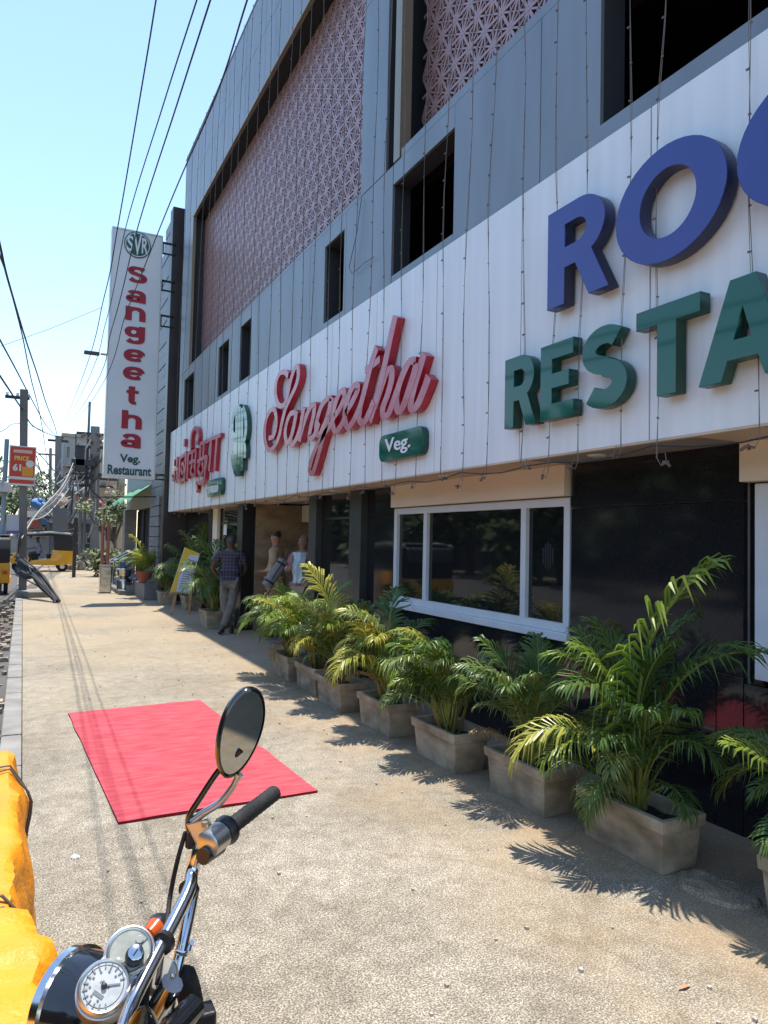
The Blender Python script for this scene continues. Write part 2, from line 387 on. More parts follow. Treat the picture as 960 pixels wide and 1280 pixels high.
# sills of the bays
for a, b in zip(JU[:-1], JU[1:]):
    if b < 7: pass
MB().box(XU+.002, 3.80, 7.62, 17.45, 5.742, 5.79).box(XU+.002, 3.80, -2.5, 6.6, 5.742, 5.83).build('bay_sill', M_grey, B)
# bronze edge frame round the bay
for (a, b, c_, d_) in ((LA),):
    pbox('bronze_trim', XU-.015, XU+.05, a, b, d_-.075, d_, M_bronze, B)
    pbox('bronze_trim', XU-.015, XU+.05, b-.06, b, c_, d_-.08, M_bronze, B)
MB().box(XU+.05, 3.9, 7.62, 17.45, 9.42, 9.5).box(XU+.05, 3.9, -2.5, 6.6, 9.42, 9.5).build('bay_soffit', M_black, B)
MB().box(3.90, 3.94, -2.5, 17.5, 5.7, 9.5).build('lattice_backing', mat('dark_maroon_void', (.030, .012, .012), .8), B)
# parapet
for a, b in zip(JU[:-1], JU[1:]):
    pbox('parapet_panel', XU, XU+.03, a+.004, b-.004, 9.505, 10.42, M_grey, B)
    pbox('parapet_panel', XU, XU+.03, a+.004, b-.004, 10.428, 11.35, M_grey, B)
MB().box(XU+.035, XU+.2, YN, YF, 9.51, 11.34).build('parapet_wall', M_conc, B)
MB().box(XU-.01, XU+.23, YN, YF, 11.352, 11.39).build('coping', M_grey, B)
# lattice: star and diamond ribs with depth, in sheets
def rib(mb, a, b, x0, x1, w_):
    a = V(a); b = V(b); d = (b-a).normalized(); n_ = V((-d[1], d[0]))*w_/2
    q = [a-n_, b-n_, b+n_, a+n_]
    vs = [(x0, p[0], p[1]) for p in q]+[(x1, p[0], p[1]) for p in q]
    mb.add(vs, [(0, 3, 2, 1), (0, 1, 5, 4), (2, 3, 7, 6)])
SC = .262; SH = .225
def lattice_cell(mb, y, z):
    s_, h = SC, SH; x0, x1 = 3.70, 3.722
    q = lambda u, v: (y+u*s_, z+v*h)
    A, B_, C_, D, E_, L_, R_ = q(0, 0), q(1, 0), q(.5, 1), q(0, 2), q(1, 2), q(-.5, 1), q(1.5, 1)
    rib(mb, A, B_, x0, x1, .032); rib(mb, q(-.0, 1), q(1, 1), x0, x1, .032)
    for k, (m_, n_) in enumerate(((A, C_), (B_, C_), (C_, D), (C_, E_))): rib(mb, m_, n_, x0+.001, x1, .030)
    for c_, tri in ((q(.5, 1/3), (A, B_, C_)), (q(.5, 5/3), (C_, D, E_)), (q(0, 2/3), (A, C_, L_)), (q(0, 4/3), (C_, D, L_))):
        for i_ in range(3):
            rib(mb, c_, tri[i_], x0+.002, x1, .019)
            mid = ((tri[i_][0]+tri[i_-1][0])/2, (tri[i_][1]+tri[i_-1][1])/2); rib(mb, c_, mid, x0+.004, x1, .009)
def lattice(bay):
    ya, yb, za, zb = bay; ncol = int((yb-ya)/SC); nz_ = int((zb-za)/(2*SH))+1; k = 0; meshes = {}
    while k < ncol+1:
        n_ = min(5, ncol+1-k)
        if n_ not in meshes:
            mb = MB()
            for i_ in range(n_):
                for j_ in range(nz_): lattice_cell(mb, i_*SC, j_*2*SH)
            q = mb.build('lattice_sheet', M_lat, None, local=True, recalc=False); meshes[n_] = q.data; bpy.data.objects.remove(q)
        o = bpy.data.objects.new('lattice_sheet', meshes[n_]); COL.objects.link(o); o.parent = B
        o.location = V((0, ya+k*SC, za-.02)) - off(B); k += n_
lattice(LA); lattice((-2.5, 6.45, 5.84, 9.5))
# white fascia panels on the band
JB = [3.155+1.275*k for k in range(-5, 13)]; JB = [j for j in JB if j < 19.0]+[19.2]
for a, b in zip(JB[:-1], JB[1:]):
    pbox('fascia_panel', XB, XB+.03, a+.006, b-.006, 2.34, 4.398, M_white, B, .002)
MB().box(XB+.045, XU+.03, -3.2, 19.19, 2.36, 4.39).build('fascia_frame', M_black, B)
MB().box(XB+.004, XB+.3, 19.192, 19.25, 2.34, 4.398).build('fascia_end', M_white, B)
# soffit: cream over the windows and entrance, grey over the granite pier
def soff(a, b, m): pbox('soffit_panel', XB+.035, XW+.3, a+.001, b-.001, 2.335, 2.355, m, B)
M_soffw = mat('tan_soffit', (.58, .46, .33), .8, n=(3, (.64, .51, .38), 4))
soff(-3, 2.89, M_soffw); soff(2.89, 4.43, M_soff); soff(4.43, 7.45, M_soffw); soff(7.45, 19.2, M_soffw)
MB().box(XB+.001, XB+.045, -3.2, 19.19, 2.325, 2.345).build('soffit_trim', M_soffw, B)
for yy in (3.85, 5.9, 8.6): MB().lathe([(.001, -.004), (.062, -.004), (.07, .004), (.07, .01)], (3.6, yy, 2.328), n=20).build('soffit_light', M_wframe, B)
# ground floor wall
def slab(ya, yb, za, zb, x=XW, name='granite_slab'): pbox(name, x, x+.04, ya+.0028, yb-.0028, za+.0028, zb-.0028, M_granite, B, .0012)
for (ya, yb) in ((2.89, 4.41),):
    slab(ya, yb, 1.985, 2.334); slab(ya, yb, .935, 1.985); slab(ya, 3.08, 0, .935); slab(3.08, 4.28, 0, .935); slab(4.28, yb, 0, .935)
slab(4.41, 5.6, 0, .93); slab(5.6, 6.8, 0, .93); slab(6.8, 7.45, 0, .93); slab(-1.0, .6, 0, .90); slab(.6, 1.8, 0, .90); slab(1.8, 2.89, 0, .90); slab(-3, -1, 0, 2.33)
MB().box(3.902, 4.05, YN, 9.9, 0, .86).box(3.902, 4.05, 2.885, 4.42, .8, 2.33).box(3.902, 4.05, YN, -.95, .8, 2.33).build('backing_wall', M_conc, B)
slab(7.45, 8.14, 1.985, 2.334); slab(7.45, 8.14, 0, 1.985)
# cream beams over the windows, proud of the granite
pbox('cream_beam', XW-.05, XW+.1, 4.44, 7.44, 2.085, 2.333, M_cream, B, .004)
pbox('cream_beam', XW-.05, XW+.1, -1.0, 2.885, 2.095, 2.333, M_cream, B, .004)
pbox('granite_reveal', XW+.05, XW+.16, 2.80, 2.888, .902, 2.093, M_granite, B)
# windows
def window(y0, y1, z0, z1, x, splits, fwid=.07):
    f = MB(); ys = [y0]+splits+[y1]
    f.box(x, x+.07, y0, y1, z0, z0+fwid).box(x+.001, x+.07, y0, y1, z1-fwid, z1)
    for q in ys:
        a = q-fwid/2 if q not in (y0, y1) else (q if q == y0 else q-fwid)
        f.box(x-.004, x+.066, a, a+fwid, z0+.002, z1-.002)
    o = f.build('window', M_wframe, B, bevel=.003)
    for a, b in zip(ys[:-1], ys[1:]):
        p = MB().box(x+.035, x+.045, a+.03, b-.03, z0+.03, z1-.03).build('pane', M_glass, None)
        p.parent = o; p.location = -off(B)
    return o
wA = window(4.43, 7.44, 1.0, 2.075, XW+.005, [5.02, 6.72])
wB = window(-.9, 2.83, .93, 2.085, XW+.02, [2.10, .5], .085)
pbox('window_sill', XW-.03, XW+.08, 4.42, 7.46, .935, .998, M_wframe, B, .006)
# thin blinds on the narrow right pane
bl = MB()
for k in range(26): bl.box(XW+.062, XW+.064, 4.5, 4.98, 1.10+k*.036, 1.10+k*.036+.016)
o = bl.build('blind', mat('grey_blind_slats', (.09, .10, .10), .5), B); o['kind'] = 'stuff'
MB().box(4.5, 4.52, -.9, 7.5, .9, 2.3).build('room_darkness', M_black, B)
# etched round monogram on the pane
def emblem_bars():
    bars = []
    for x0_, x1_, h in ((-.8, -.55, .55), (-.45, -.22, .8), (-.10, .10, .95), (.22, .45, .8), (.55, .8, .55)):
        bars.append([(x0_, -h), (x1_, -h), (x1_, h), (x0_, h)])
    return bars
me = poly_mesh(emblem_bars(), 'etched_monogram', .004)
o = put_flat(me, 'etched_monogram', M_black, wA, (4.80, 4.66, 1.48, 1.72), 'X', XW+.036)
# columns and entrance
def column(ya, yb, xf=3.76):
    o = pbox('column', xf, XW+.2, ya, yb, 0, 2.333, M_colm, B, .004)
column(8.15, 8.50); column(9.69, 9.99)
def glasspanel(ya, yb, x=XW, zj=1.98):
    f = MB().box(x, x+.05, ya, ya+.05, 0, 2.333).box(x, x+.05, yb-.05, yb, 0, 2.333).box(x+.001, x+.05, ya+.05, yb-.05, zj, zj+.03).box(x+.001, x+.05, ya+.05, yb-.05, 0, .12).build('glass_front', M_blackp, B)
    for a_, b_ in ((.12, zj), (zj+.03, 2.333)):
        p = MB().box(x+.02, x+.03, ya+.05, yb-.05, a_, b_).build('pane', M_glass); p.parent = f; p.location = -off(B)
glasspanel(8.51, 9.68)
glasspanel(13.42, 15.72); glasspanel(16.5, 19.18)
pbox('black_pier', 3.62, XW+.3, 13.05, 13.41, 0, 2.333, M_blackp, B, .003)
pbox('marble_pier', XW-.06, XW+.2, 15.74, 16.16, 0, 2.333, M_cream, B, .003)
pbox('black_pier', XW-.08, XW+.2, 16.17, 16.48, 0, 2.333, M_blackp, B, .003)
# entrance lobby: marble side wall slabs, lintel, dark doorway
for k, (xa, xb) in enumerate(((4.17, 4.75), (4.75, 5.33))):
    pbox('marble_slab', xa+.002, xb-.002, 13.0, 13.04, 0, 1.18, M_marble, B, .001); pbox('marble_slab', xa+.002, xb-.002, 13.0, 13.04, 1.184, 2.333, M_marble, B, .001)
pbox('marble_slab', 3.862, 4.168, 13.0, 13.04, 0, 2.333, M_marble, B, .001)
pbox('marble_slab', 5.33, 5.36, 11.5, 12.998, 0, 2.333, M_marble, B)
pbox('lintel', 4.75, 5.3, 10.0, 12.99, 2.02, 2.333, M_cream, B, .004)
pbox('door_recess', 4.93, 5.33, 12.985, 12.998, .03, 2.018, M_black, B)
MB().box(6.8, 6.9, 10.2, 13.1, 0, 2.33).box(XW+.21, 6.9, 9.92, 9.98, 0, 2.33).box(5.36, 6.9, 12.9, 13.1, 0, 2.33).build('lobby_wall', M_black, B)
pbox('lobby_floor', XW, 6.8, 10.0, 13.0, .001, .03, M_stone, B, .003)
MB().box(XW+.05, 5.0, YN, YF, 2.36, 2.5).build('floor_slab', M_conc, B)
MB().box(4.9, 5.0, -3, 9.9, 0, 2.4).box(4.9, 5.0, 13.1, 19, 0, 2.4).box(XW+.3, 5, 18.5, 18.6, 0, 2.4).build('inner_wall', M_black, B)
pbox('paper_notice', XW+.012, XW+.019, 15.2, 15.45, 1.75, 2.0, M_wtext, B)

# ------------------------------------------------------------------ raised letters (the signs)
def ribbon_outline(pts, wd):
    n = len(pts); l = []; r_ = []
    for i_ in range(n):
        a = V(pts[max(i_-1, 0)]); b = V(pts[min(i_+1, n-1)]); d = (b-a).normalized(); q = V((-d[1], d[0]))*wd/2; p = V(pts[i_])
        l.append(tuple(p+q)); r_.append(tuple(p-q))
    return l+r_[::-1]
def ell(cx, cy, rx, ry, a0=0, a1=360, n=40):
    return [(cx+rx*cos(radians(a0+(a1-a0)*k/n)), cy+ry*sin(radians(a0+(a1-a0)*k/n))) for k in range(n+(0 if abs(a1-a0) == 360 else 1))]
def letter(ch):
    if ch == 'R': return [[(0, 0), (0, 1), (.42, 1)]+ell(.42, .70, .33, .30, 88, -60, 14)+[(.80, 0), (.56, 0), (.38, .37), (.235, .37), (.235, 0)], [(.235, .57), (.40, .57)]+ell(.40, .69, .125, .12, -90, 90, 10)+[(.235, .81)]]
    if ch == 'O': return [ell(.52, .5, .52, .52), ell(.52, .5, .27, .31)[::-1]]
    if ch == 'E': return [[(0, 0), (0, 1), (.66, 1), (.66, .80), (.235, .80), (.235, .60), (.58, .60), (.58, .41), (.235, .41), (.235, .20), (.67, .20), (.67, 0)]]
    if ch == 'T': return [[(.275, 0), (.275, .80), (0, .80), (0, 1), (.78, 1), (.78, .80), (.505, .80), (.505, 0)]]
    if ch == 'A': return [[(0, 0), (.34, 1), (.60, 1), (.94, 0), (.69, 0), (.625, .20), (.31, .20), (.245, 0)], [(.37, .39), (.565, .39), (.468, .72)]]
    if ch == 'U': return [[(0, 1), (0, .36)]+ell(.38, .36, .38, .38, 180, 360, 20)+[(.76, 1), (.53, 1), (.53, .38)]+ell(.38, .36, .15, .17, 360, 180, 12)+[(.23, 1)]]
    if ch == 'N': return [[(0, 0), (0, 1), (.23, 1), (.58, .40), (.58, 1), (.80, 1), (.80, 0), (.57, 0), (.22, .60), (.22, 0)]]
    if ch == 'S':
        c = ell(.37, .715, .25, .185, 38, 250, 18)+[(.37, .512)]+ell(.36, .290, .26, .19, 78, -142, 20)
        return [ribbon_outline(c, .225)]
def word(things, spec, z0, z1, depth, mf, ms, grp):
    for ch, ya, wd, tn in spec:
        me = poly_mesh(letter(ch), 'letter', depth, .004)
        put_flat(me, 'letter', mf, things, (ya, ya-wd, z0, z1), 'X', XB-.004-depth-.02, ms)
t_blue = thing('blue_letter_sign', 'huge raised dark blue block letters reading ROO on the white fascia', 'sign', (XB, 3.9, 3.3))
word(t_blue, [('R', 3.99, .60, 0), ('O', 3.335, .80, 0), ('O', 2.48, .80, 0)], 3.345, 4.03, .085, M_blue, M_bluesd, 0)
t_green = thing('green_letter_sign', 'raised glossy dark green block letters reading RESTAURANT below the blue letters', 'sign', (XB, 4.4, 2.56))
word(t_green, [('R', 4.49, .375, 0), ('E', 4.065, .345, 0), ('S', 3.64, .40, 0), ('T', 3.17, .46, 0), ('A', 2.72, .54, 0), ('U', 2.12, .42, 0), ('R', 1.62, .40, 0), ('A', 1.20, .5, 0), ('N', .64, .42, 0), ('T', .16, .42, 0)], 2.57, 3.10, .075, M_green, M_greensd, 0)
for ch_o, tx in zip(t_blue.children, 'R O O'.split()): ch_o['label'] = 'blue letter '+tx
for ch_o, tx in zip(t_green.children, 'RESTAURANT'): ch_o['label'] = 'green letter '+tx

def catmull(pts, n=6):
    P_ = [V(p) for p in pts]; P_ = [P_[0]*2-P_[1]]+P_+[P_[-1]*2-P_[-2]]; out = []
    for i_ in range(1, len(P_)-2):
        for k in range(n):
            t = k/n; a, b, c_, d_ = P_[i_-1:i_+3]
            out.append(.5*((2*b)+(c_-a)*t+(2*a-5*b+4*c_-d_)*t*t+(3*b-a-3*c_+d_)*t**3))
    out.append(P_[-2]); return out
RIBK = [0]
def script_stroke(parent, pix, X, wmax, wmin, depth, mf, ms, nm='letter', label=None):
    """a pen stroke laid on the plane x=X: thick where it runs down, thin where it runs across"""
    pl_ = [PX(a, b, X) for a, b in pix]
    c = catmull([(-p.y, p.z) for p in pl_], 6); n = len(c); L = []; R_ = []
    RIBK[0] += 1; dx = (RIBK[0] % 9)*.0022
    for i_ in range(n):
        d = (c[min(i_+1, n-1)]-c[max(i_-1, 0)]).normalized()
        wd = wmin+(wmax-wmin)*abs(d[1])**1.3
        q = V((-d[1], d[0]))*wd/2; L.append(c[i_]+q); R_.append(c[i_]-q)
    mb = MB(); 
    for i_ in range(n-1):
        q = [L[i_], L[i_+1], R_[i_+1], R_[i_]]
        f_ = [(X+dx, -p[0], p[1]) for p in q]; b_ = [(X+depth+dx, -p[0], p[1]) for p in q]
        mb.use(mf).add(f_, [(0, 1, 2, 3)])
        fs = [(0, 4, 5, 1), (2, 6, 7, 3)]
        if i_ == 0: fs.append((3, 7, 4, 0))
        if i_ == n-2: fs.append((1, 5, 6, 2))
        mb.use(ms).add(f_+b_, fs)
    o = mb.build(nm, None, parent, recalc=False)
    if label: o['label'] = label
    return o
def c1(L): return [(320+a/8, 440+b/8) for a, b in L]
def c2(L): return [(420+a/7.385, 380+b/7.385) for a, b in L]
t_red = thing('red_script_sign', 'big red script lettering reading Sangeetha raised on the white fascia', 'sign', (XB, 8, 3.3))
XS = 3.26
def redl(lbl, *strokes):
    h = None
    for s_ in strokes:
        o = script_stroke(t_red, s_, XS, .125, .07, .085, M_redface, M_red)
        if h is None: h = o; 
    return h
redl('S', c1([(318, 235), (285, 200), (235, 215), (200, 300), (192, 420), (222, 525), (275, 530), (310, 440), (345, 280), (385, 165), (415, 150), (420, 240), (395, 340), (345, 450), (295, 560), (258, 700), (225, 850), (170, 960), (120, 975), (88, 890), (85, 760), (115, 630), (165, 570), (195, 620), (198, 740), (170, 840), (125, 862)]))
redl('a', c1([(385, 605), (340, 620), (303, 710), (287, 820), (308, 905), (345, 850), (380, 720), (398, 610)]), c1([(402, 590), (372, 740), (345, 870), (352, 925), (395, 870), (440, 740), (455, 640)]))
redl('n', c1([(470, 555), (448, 700), (425, 895)]), c1([(432, 850), (480, 680), (530, 560), (572, 530), (568, 620), (538, 760), (525, 850), (560, 850), (600, 770), (620, 700)]))
redl('g', c1([(745, 460), (695, 470), (640, 550), (598, 690), (592, 790), (620, 825), (665, 740), (712, 610), (742, 470)]), c1([(752, 450), (720, 610), (685, 760), (645, 900), (600, 1070), (555, 1205), (524, 1180), (548, 1060), (600, 930), (660, 830), (735, 720), (770, 640)]))
redl('e', c1([(765, 650), (825, 560), (868, 450), (852, 385), (810, 430), (768, 550), (750, 690), (775, 785), (825, 750), (880, 640), (915, 560)]))
redl('e', c2([(85, 1010), (150, 900), (198, 790), (182, 745), (135, 800), (92, 930), (80, 1050), (108, 1135), (155, 1085), (215, 960), (250, 850)]))
redl('t', c2([(372, 400), (320, 560), (270, 760), (222, 960), (212, 1060), (250, 1092), (300, 1010), (345, 900)]), c2([(262, 610), (330, 565), (400, 505)]))
redl('h', c2([(540, 110), (500, 290), (450, 530), (400, 750), (350, 930), (305, 1085)]), c2([(350, 950), (400, 800), (455, 640), (498, 600), (505, 690), (470, 830), (425, 960), (432, 1030), (475, 1010), (520, 900), (555, 800)]))
redl('a', c2([(725, 520), (670, 530), (615, 630), (565, 770), (545, 900), (570, 985), (615, 930), (660, 800), (705, 660), (735, 545)]), c2([(800, 455), (755, 610), (705, 780), (678, 900), (692, 965), (740, 925), (795, 800), (842, 665)]))
# rounded green badges
def badge(name, label, ya, yb, z0, z1, txt, tfit, dep=.06):
    t = thing(name, label, 'sign', (XB, (ya+yb)/2, z0))
    r_ = (z1-z0)*.32; W_ = ya-yb; H_ = z1-z0
    lp = ell(W_-r_, r_, r_, r_, -90, 0, 8)+ell(W_-r_, H_-r_, r_, r_, 0, 90, 8)+ell(r_, H_-r_, r_, r_, 90, 180, 8)+ell(r_, r_, r_, r_, 180, 270, 8)
    me_ = poly_mesh([lp], 'badge_body', dep, .006)
    put_flat(me_, 'badge_body', M_green, t, (ya, yb, z0, z1), 'X', XB-dep-.01, M_greensd)
    tm = text_mesh(txt, 'lettering', .012, .004)
    put_flat(tm, 'lettering', M_wtext, t, tfit, 'X', XB-dep-.024)
    return t
badge('veg_badge', 'green rounded badge with white letters Veg. below the red script', 6.72, 5.80, 2.51, 2.785, 'Veg.', (6.56, 6.02, 2.555, 2.735))
badge('green_word_badge', 'small green rounded badge with white Tamil letters under the red Tamil lettering', 14.6, 13.35, 2.50, 2.83, '\u0b9a\u0bc8\u0bb5\u0bae\u0bcd', (14.4, 13.6, 2.56, 2.76))
# Tamil lettering
t_tam = thing('red_tamil_sign', 'raised red Tamil lettering at the far left end of the white fascia', 'sign', (XB, 16, 2.8))
def c3(L): return [(205+a/9.85, 500+b/9.846) for a, b in L]
for s_ in ([[(112, 735), (112, 830), (150, 830)], [(150, 700), (145, 860), (135, 1010)], [(100, 860), (175, 850)], [(95, 900), (105, 980), (125, 960), (120, 900), (100, 905)], [(160, 880), (165, 1000), (200, 990)],
            [(190, 700), (185, 860), (180, 985)], [(190, 720), (265, 650)], [(265, 650), (255, 800), (240, 985)], [(205, 800), (225, 780), (235, 860), (215, 900), (200, 840)], [(190, 985), (245, 975)],
            [(242, 480), (238, 575)],
            [(300, 630), (290, 800), (285, 970)], [(330, 610), (325, 500), (345, 390), (385, 345), (415, 400), (410, 510), (375, 530)], [(290, 660), (395, 610)], [(345, 640), (335, 770)], [(290, 780), (380, 740)], [(340, 780), (320, 880), (345, 930), (375, 880), (360, 790)], [(385, 620), (375, 760), (370, 950)],
            [(430, 540), (540, 500)], [(440, 560), (430, 720)], [(490, 530), (480, 690)], [(405, 760), (510, 700), (520, 760), (500, 850)], [(440, 760), (415, 860), (445, 920), (475, 860), (465, 760)], [(500, 700), (500, 850), (490, 960), (450, 1020), (395, 1020), (400, 1120)],
            [(545, 490), (690, 430)], [(570, 500), (560, 700), (545, 880)], [(640, 460), (625, 660), (610, 870)]]):
    script_stroke(t_tam, c3(s_), 3.27, .155, .08, .075, M_redface, M_red)
# emblem: raised monogram
t_em = thing('green_emblem_sign', 'raised dark green oval monogram between the Tamil and the red script letters', 'sign', (XB, 12.3, 2.75))
def cem(L): return [(270+a/10.667, 490+b/10.667) for a, b in L]
for i_, s_ in enumerate([[(300, 205), (250, 240), (215, 340), (205, 470), (210, 560), (245, 620), (235, 760), (225, 900), (235, 1050)], [(192, 810), (205, 930), (240, 1060)],
           [(275, 230), (270, 600), (262, 900), (275, 1100)], [(310, 200), (305, 600), (300, 900), (292, 1120)],
           [(345, 210), (340, 640), (335, 1050)], [(350, 215), (385, 330), (392, 480), (378, 600), (345, 660)], [(350, 640), (375, 760), (370, 880)]]):
    script_stroke(t_em, cem(s_), 3.27, .16, .12, .075, M_green, M_greensd, 'bar')

# ------------------------------------------------------------------ string lights
M_tails = M_bulbred
def string_light(y, ztop, zbot, label, seed, x=XB-.035):
    r = random.Random(seed); t = thing('string_light', label, 'string light', (x, y, ztop), 'strings of small unlit bulbs hanging down the front')
    n = 22; pts = []; ph = r.random()*6
    for k in range(n):
        u = k/(n-1); z = ztop+(zbot-ztop)*u
        pts.append(V(((x+(XU-.03-x)*max(0, 1-u*1.5))-.010*sin(u*9+ph)*min(1, u*3), y+.035*sin(u*7+ph)+.02*sin(u*23+ph*2)+(r.random()-.5)*.01, z)))
    d = r.choice((-1, 1))
    pts += [pts[-1]+V((0, d*.03, -.05)), pts[-1]+V((0, d*.07, -.03)), pts[-1]+V((.01, d*.05, .03))]
    mb = MB().tube(pts, .0028, 4, False)
    mb.tube([p+V((-.005, .010*sin(i_*2.1), 0)) for i_, p in enumerate(pts[:n])], .0022, 3, False)
    mb.build('wire', M_bulbwire, t)
    bm_ = MB(); L = abs(ztop-zbot); nb = int(L/.24)
    for k in range(nb):
        u = k/nb; i_ = u*(n-1); a = pts[int(i_)].lerp(pts[int(i_)+1], i_-int(i_)); s_ = .012
        s_ = .009; bm_.bar(a+V((-.006, 0, 0)), a+V((-.012, .016*r.choice((-1, 1)), -.010*r.random())), s_)
    for k in range(4): 
        a = pts[-2]; bm_.bar(a, a+V((r.uniform(-.02, .02), r.uniform(-.04, .04), r.uniform(-.03, .01))), .013)
    o = bm_.build('bulb_cluster', M_bulb, t); o['kind'] = 'stuff'
marks = [(2.05, 'the green letter U'), (2.45, 'the second blue O and the green A'), (3.04, 'the first blue O and the green T'), (3.33, 'the gap between green S and T'), (3.72, 'the blue R and green S'), (4.02, 'the green E'), (4.38, 'the left edge of the green R'),
 (4.78, 'the blank fascia left of the green R'), (5.14, 'the middle of the blank fascia'), (5.50, 'the fascia right of the Veg. badge'), (5.95, 'the full stop of the Veg. badge'), (6.38, 'the letter V of the Veg. badge'), (6.74, 'the red script letter h'), (7.1, 'the red script letter t'), (7.5, 'the second red script e'), (7.98, 'the first red script e'), (8.35, 'the red script letter g'), (8.85, 'the red script letter n'), (9.3, 'the first red script letter a'), (9.72, 'the loop of the red script S'), (10.2, 'the left edge of the red script S'),
 (10.75, 'the fascia between emblem and script'), (11.3, 'the fascia right of the green emblem'), (11.85, 'the right edge of the green emblem'), (12.5, 'the middle of the green emblem'), (13.1, 'the left edge of the green emblem'), (13.7, 'the small green Tamil badge'), (14.3, 'the last Tamil letter'), (14.9, 'the fourth Tamil letter'), (15.5, 'the third Tamil letter'), (16.2, 'the second Tamil letter'), (16.9, 'the dot of the Tamil lettering'), (17.6, 'the first Tamil letter'), (18.3, 'the far left end of the fascia')]
for k, (yy, nm) in enumerate(marks):
    string_light(yy, 11.34, 2.30-.04*(k % 3), 'string of tiny unlit bulbs hanging down over '+nm, 100+k)
for k, yy in enumerate([8.1+.62*q for q in range(15)]):
    pass
mb = MB(); pts = []
for k in range(60):
    yy = 1.0+k*.30; pts.append(V((XB-.03, yy, 2.30-.05*abs(sin(k*.9)))))
mb.tube(pts, .005, 4, False)
tag(mb.build('trailing_wire', M_wire), 'sagging thin dark wire running along the bottom of the fascia', 'wire')
mb = MB()
mb.tube([V((XU-.02, 7.55, 5.7)), V((XU-.04, 7.62, 5.3)), V((XU-.05, 7.8, 4.95)), V((XU-.04, 7.72, 4.85)), V((XU-.03, 7.4, 4.88)), V((XU-.03, 7.15, 4.86))], .004, 4, False)
tag(mb.build('loose_wire', M_wire), 'thin loose wire looping on the grey panel by the small window', 'wire')

# ------------------------------------------------------------------ projecting sign
PSY = 19.3
p0 = PY(131.5, 600, PSY); p1 = PY(190, 283, PSY); sx0, sx1 = p0.x-.03, p0.x+1.18; sz0, sz1 = PY(128, 595, PSY).z, PY(135, 283, PSY).z
tS = thing('projecting_sign', 'tall pale vertical sign with red letters Sangeetha and a green SVR emblem', 'sign', (sx0, PSY, sz0))
MB().box(sx0, sx1, PSY, PSY+.22, sz0, sz1).build('sign_box', M_signgrey, tS, bevel=.006)
MB().box(sx0-.02, sx1+.02, PSY-.012, PSY+.23, sz0-.035, sz0+.0).box(sx0-.02, sx1+.02, PSY-.012, PSY+.23, sz1, sz1+.035).box(sx0-.025, sx0-.001, PSY-.01, PSY+.23, sz0, sz1).box(sx1+.001, sx1+.025, PSY-.01, PSY+.23, sz0, sz1).build('sign_frame', M_alu, tS)
scx = (sx0+sx1)/2
def zrow(py): return PY(160, py, PSY).z
def heavy(ch):
    if ch == 'S': return [ell(.5, .70, .30, .17, 20, 265, 16)+ell(.5, .31, .32, .19, 85, -160, 18)]
    if ch == 'a': return [ell(.42, .29, .27, .17), [(.78, -.02), (.78, .55)]+ell(.48, .60, .30, .27, 0, 165, 12)]
    if ch == 'n': return [[(.16, -.02), (.16, 1.0)], [(.16, .60)]+ell(.48, .56, .32, .31, 165, 0, 12)+[(.80, -.02)]]
    if ch == 'g': return [ell(.42, .66, .27, .21), [(.80, 1.0), (.80, .30)]+ell(.48, .27, .32, .20, 0, -160, 12)]
    if ch == 'e': return [[(.12, .49), (.86, .49)], ell(.5, .5, .36, .37, 3, 320, 26)]
    if ch == 't': return [[(.42, 1.04), (.42, .28)]+ell(.64, .26, .22, .16, 180, 280, 6), [(.12, .73), (.80, .73)]]
    if ch == 'h': return [[(.16, -.02), (.16, 1.02)], [(.16, .45)]+ell(.48, .44, .32, .26, 165, 0, 12)+[(.80, -.02)]]
def heavy_letter(ch, u0, u1, z0, z1, yp, par):
    mb = MB(); W_, H_ = u1-u0, z1-z0; kk_ = 0
    for st in heavy(ch):
        if st[0] != st[-1] and len(st) == 40: st = st+[st[0]]
        c_ = [V((p[0]*W_, p[1]*H_)) for p in st]; n = len(c_); closed = (c_[0]-c_[-1]).length < 1e-6; L_ = []; R2 = []; kk_ += 1
        for i_ in range(n):
            a_, b_ = (c_[i_-1 if i_ else (n-2 if closed else 0)], c_[i_+1 if i_ < n-1 else (1 if closed else n-1)])
            d = (b_-a_).normalized(); wd = .072+.085*abs(d[1]); q = V((-d[1], d[0]))*wd/2; L_.append(c_[i_]+q); R2.append(c_[i_]-q)
        for i_ in range(n-1):
            q = [L_[i_], R2[i_], R2[i_+1], L_[i_+1]]; f_ = [(u0+p[0], yp-kk_*.003, z0+p[1]) for p in q]; g_ = [(u0+p[0], yp+.012, z0+p[1]) for p in q]
            mb.add(f_+g_, [(0, 1, 2, 3), (1, 5, 6, 2), (3, 7, 4, 0)])
    o = mb.build('letter', M_signred, par, recalc=False); o['label'] = 'dark red letter '+ch
for ch, ya_, yb_ in zip('Sangeetha', (330, 361, 382, 406, 435, 457, 483, 513, 541), (353, 377, 400, 429, 452, 475, 506, 536, 560)):
    w_ = .53 if ch != 't' else .44
    heavy_letter(ch, scx-w_/2+.02, scx+w_/2+.02, zrow(yb_)+.01, zrow(ya_)-.01, PSY-.012, tS)
for s_, a_, b_, w_ in (('Veg.', 581, 568, .50), ('Restaurant', 594, 582, 1.06)):
    put_flat(text_mesh(s_, 'lettering', .03, .004), 'lettering', M_signgreen, tS, (scx-w_/2, scx+w_/2, zrow(a_), zrow(b_)), 'Y', PSY-.012)
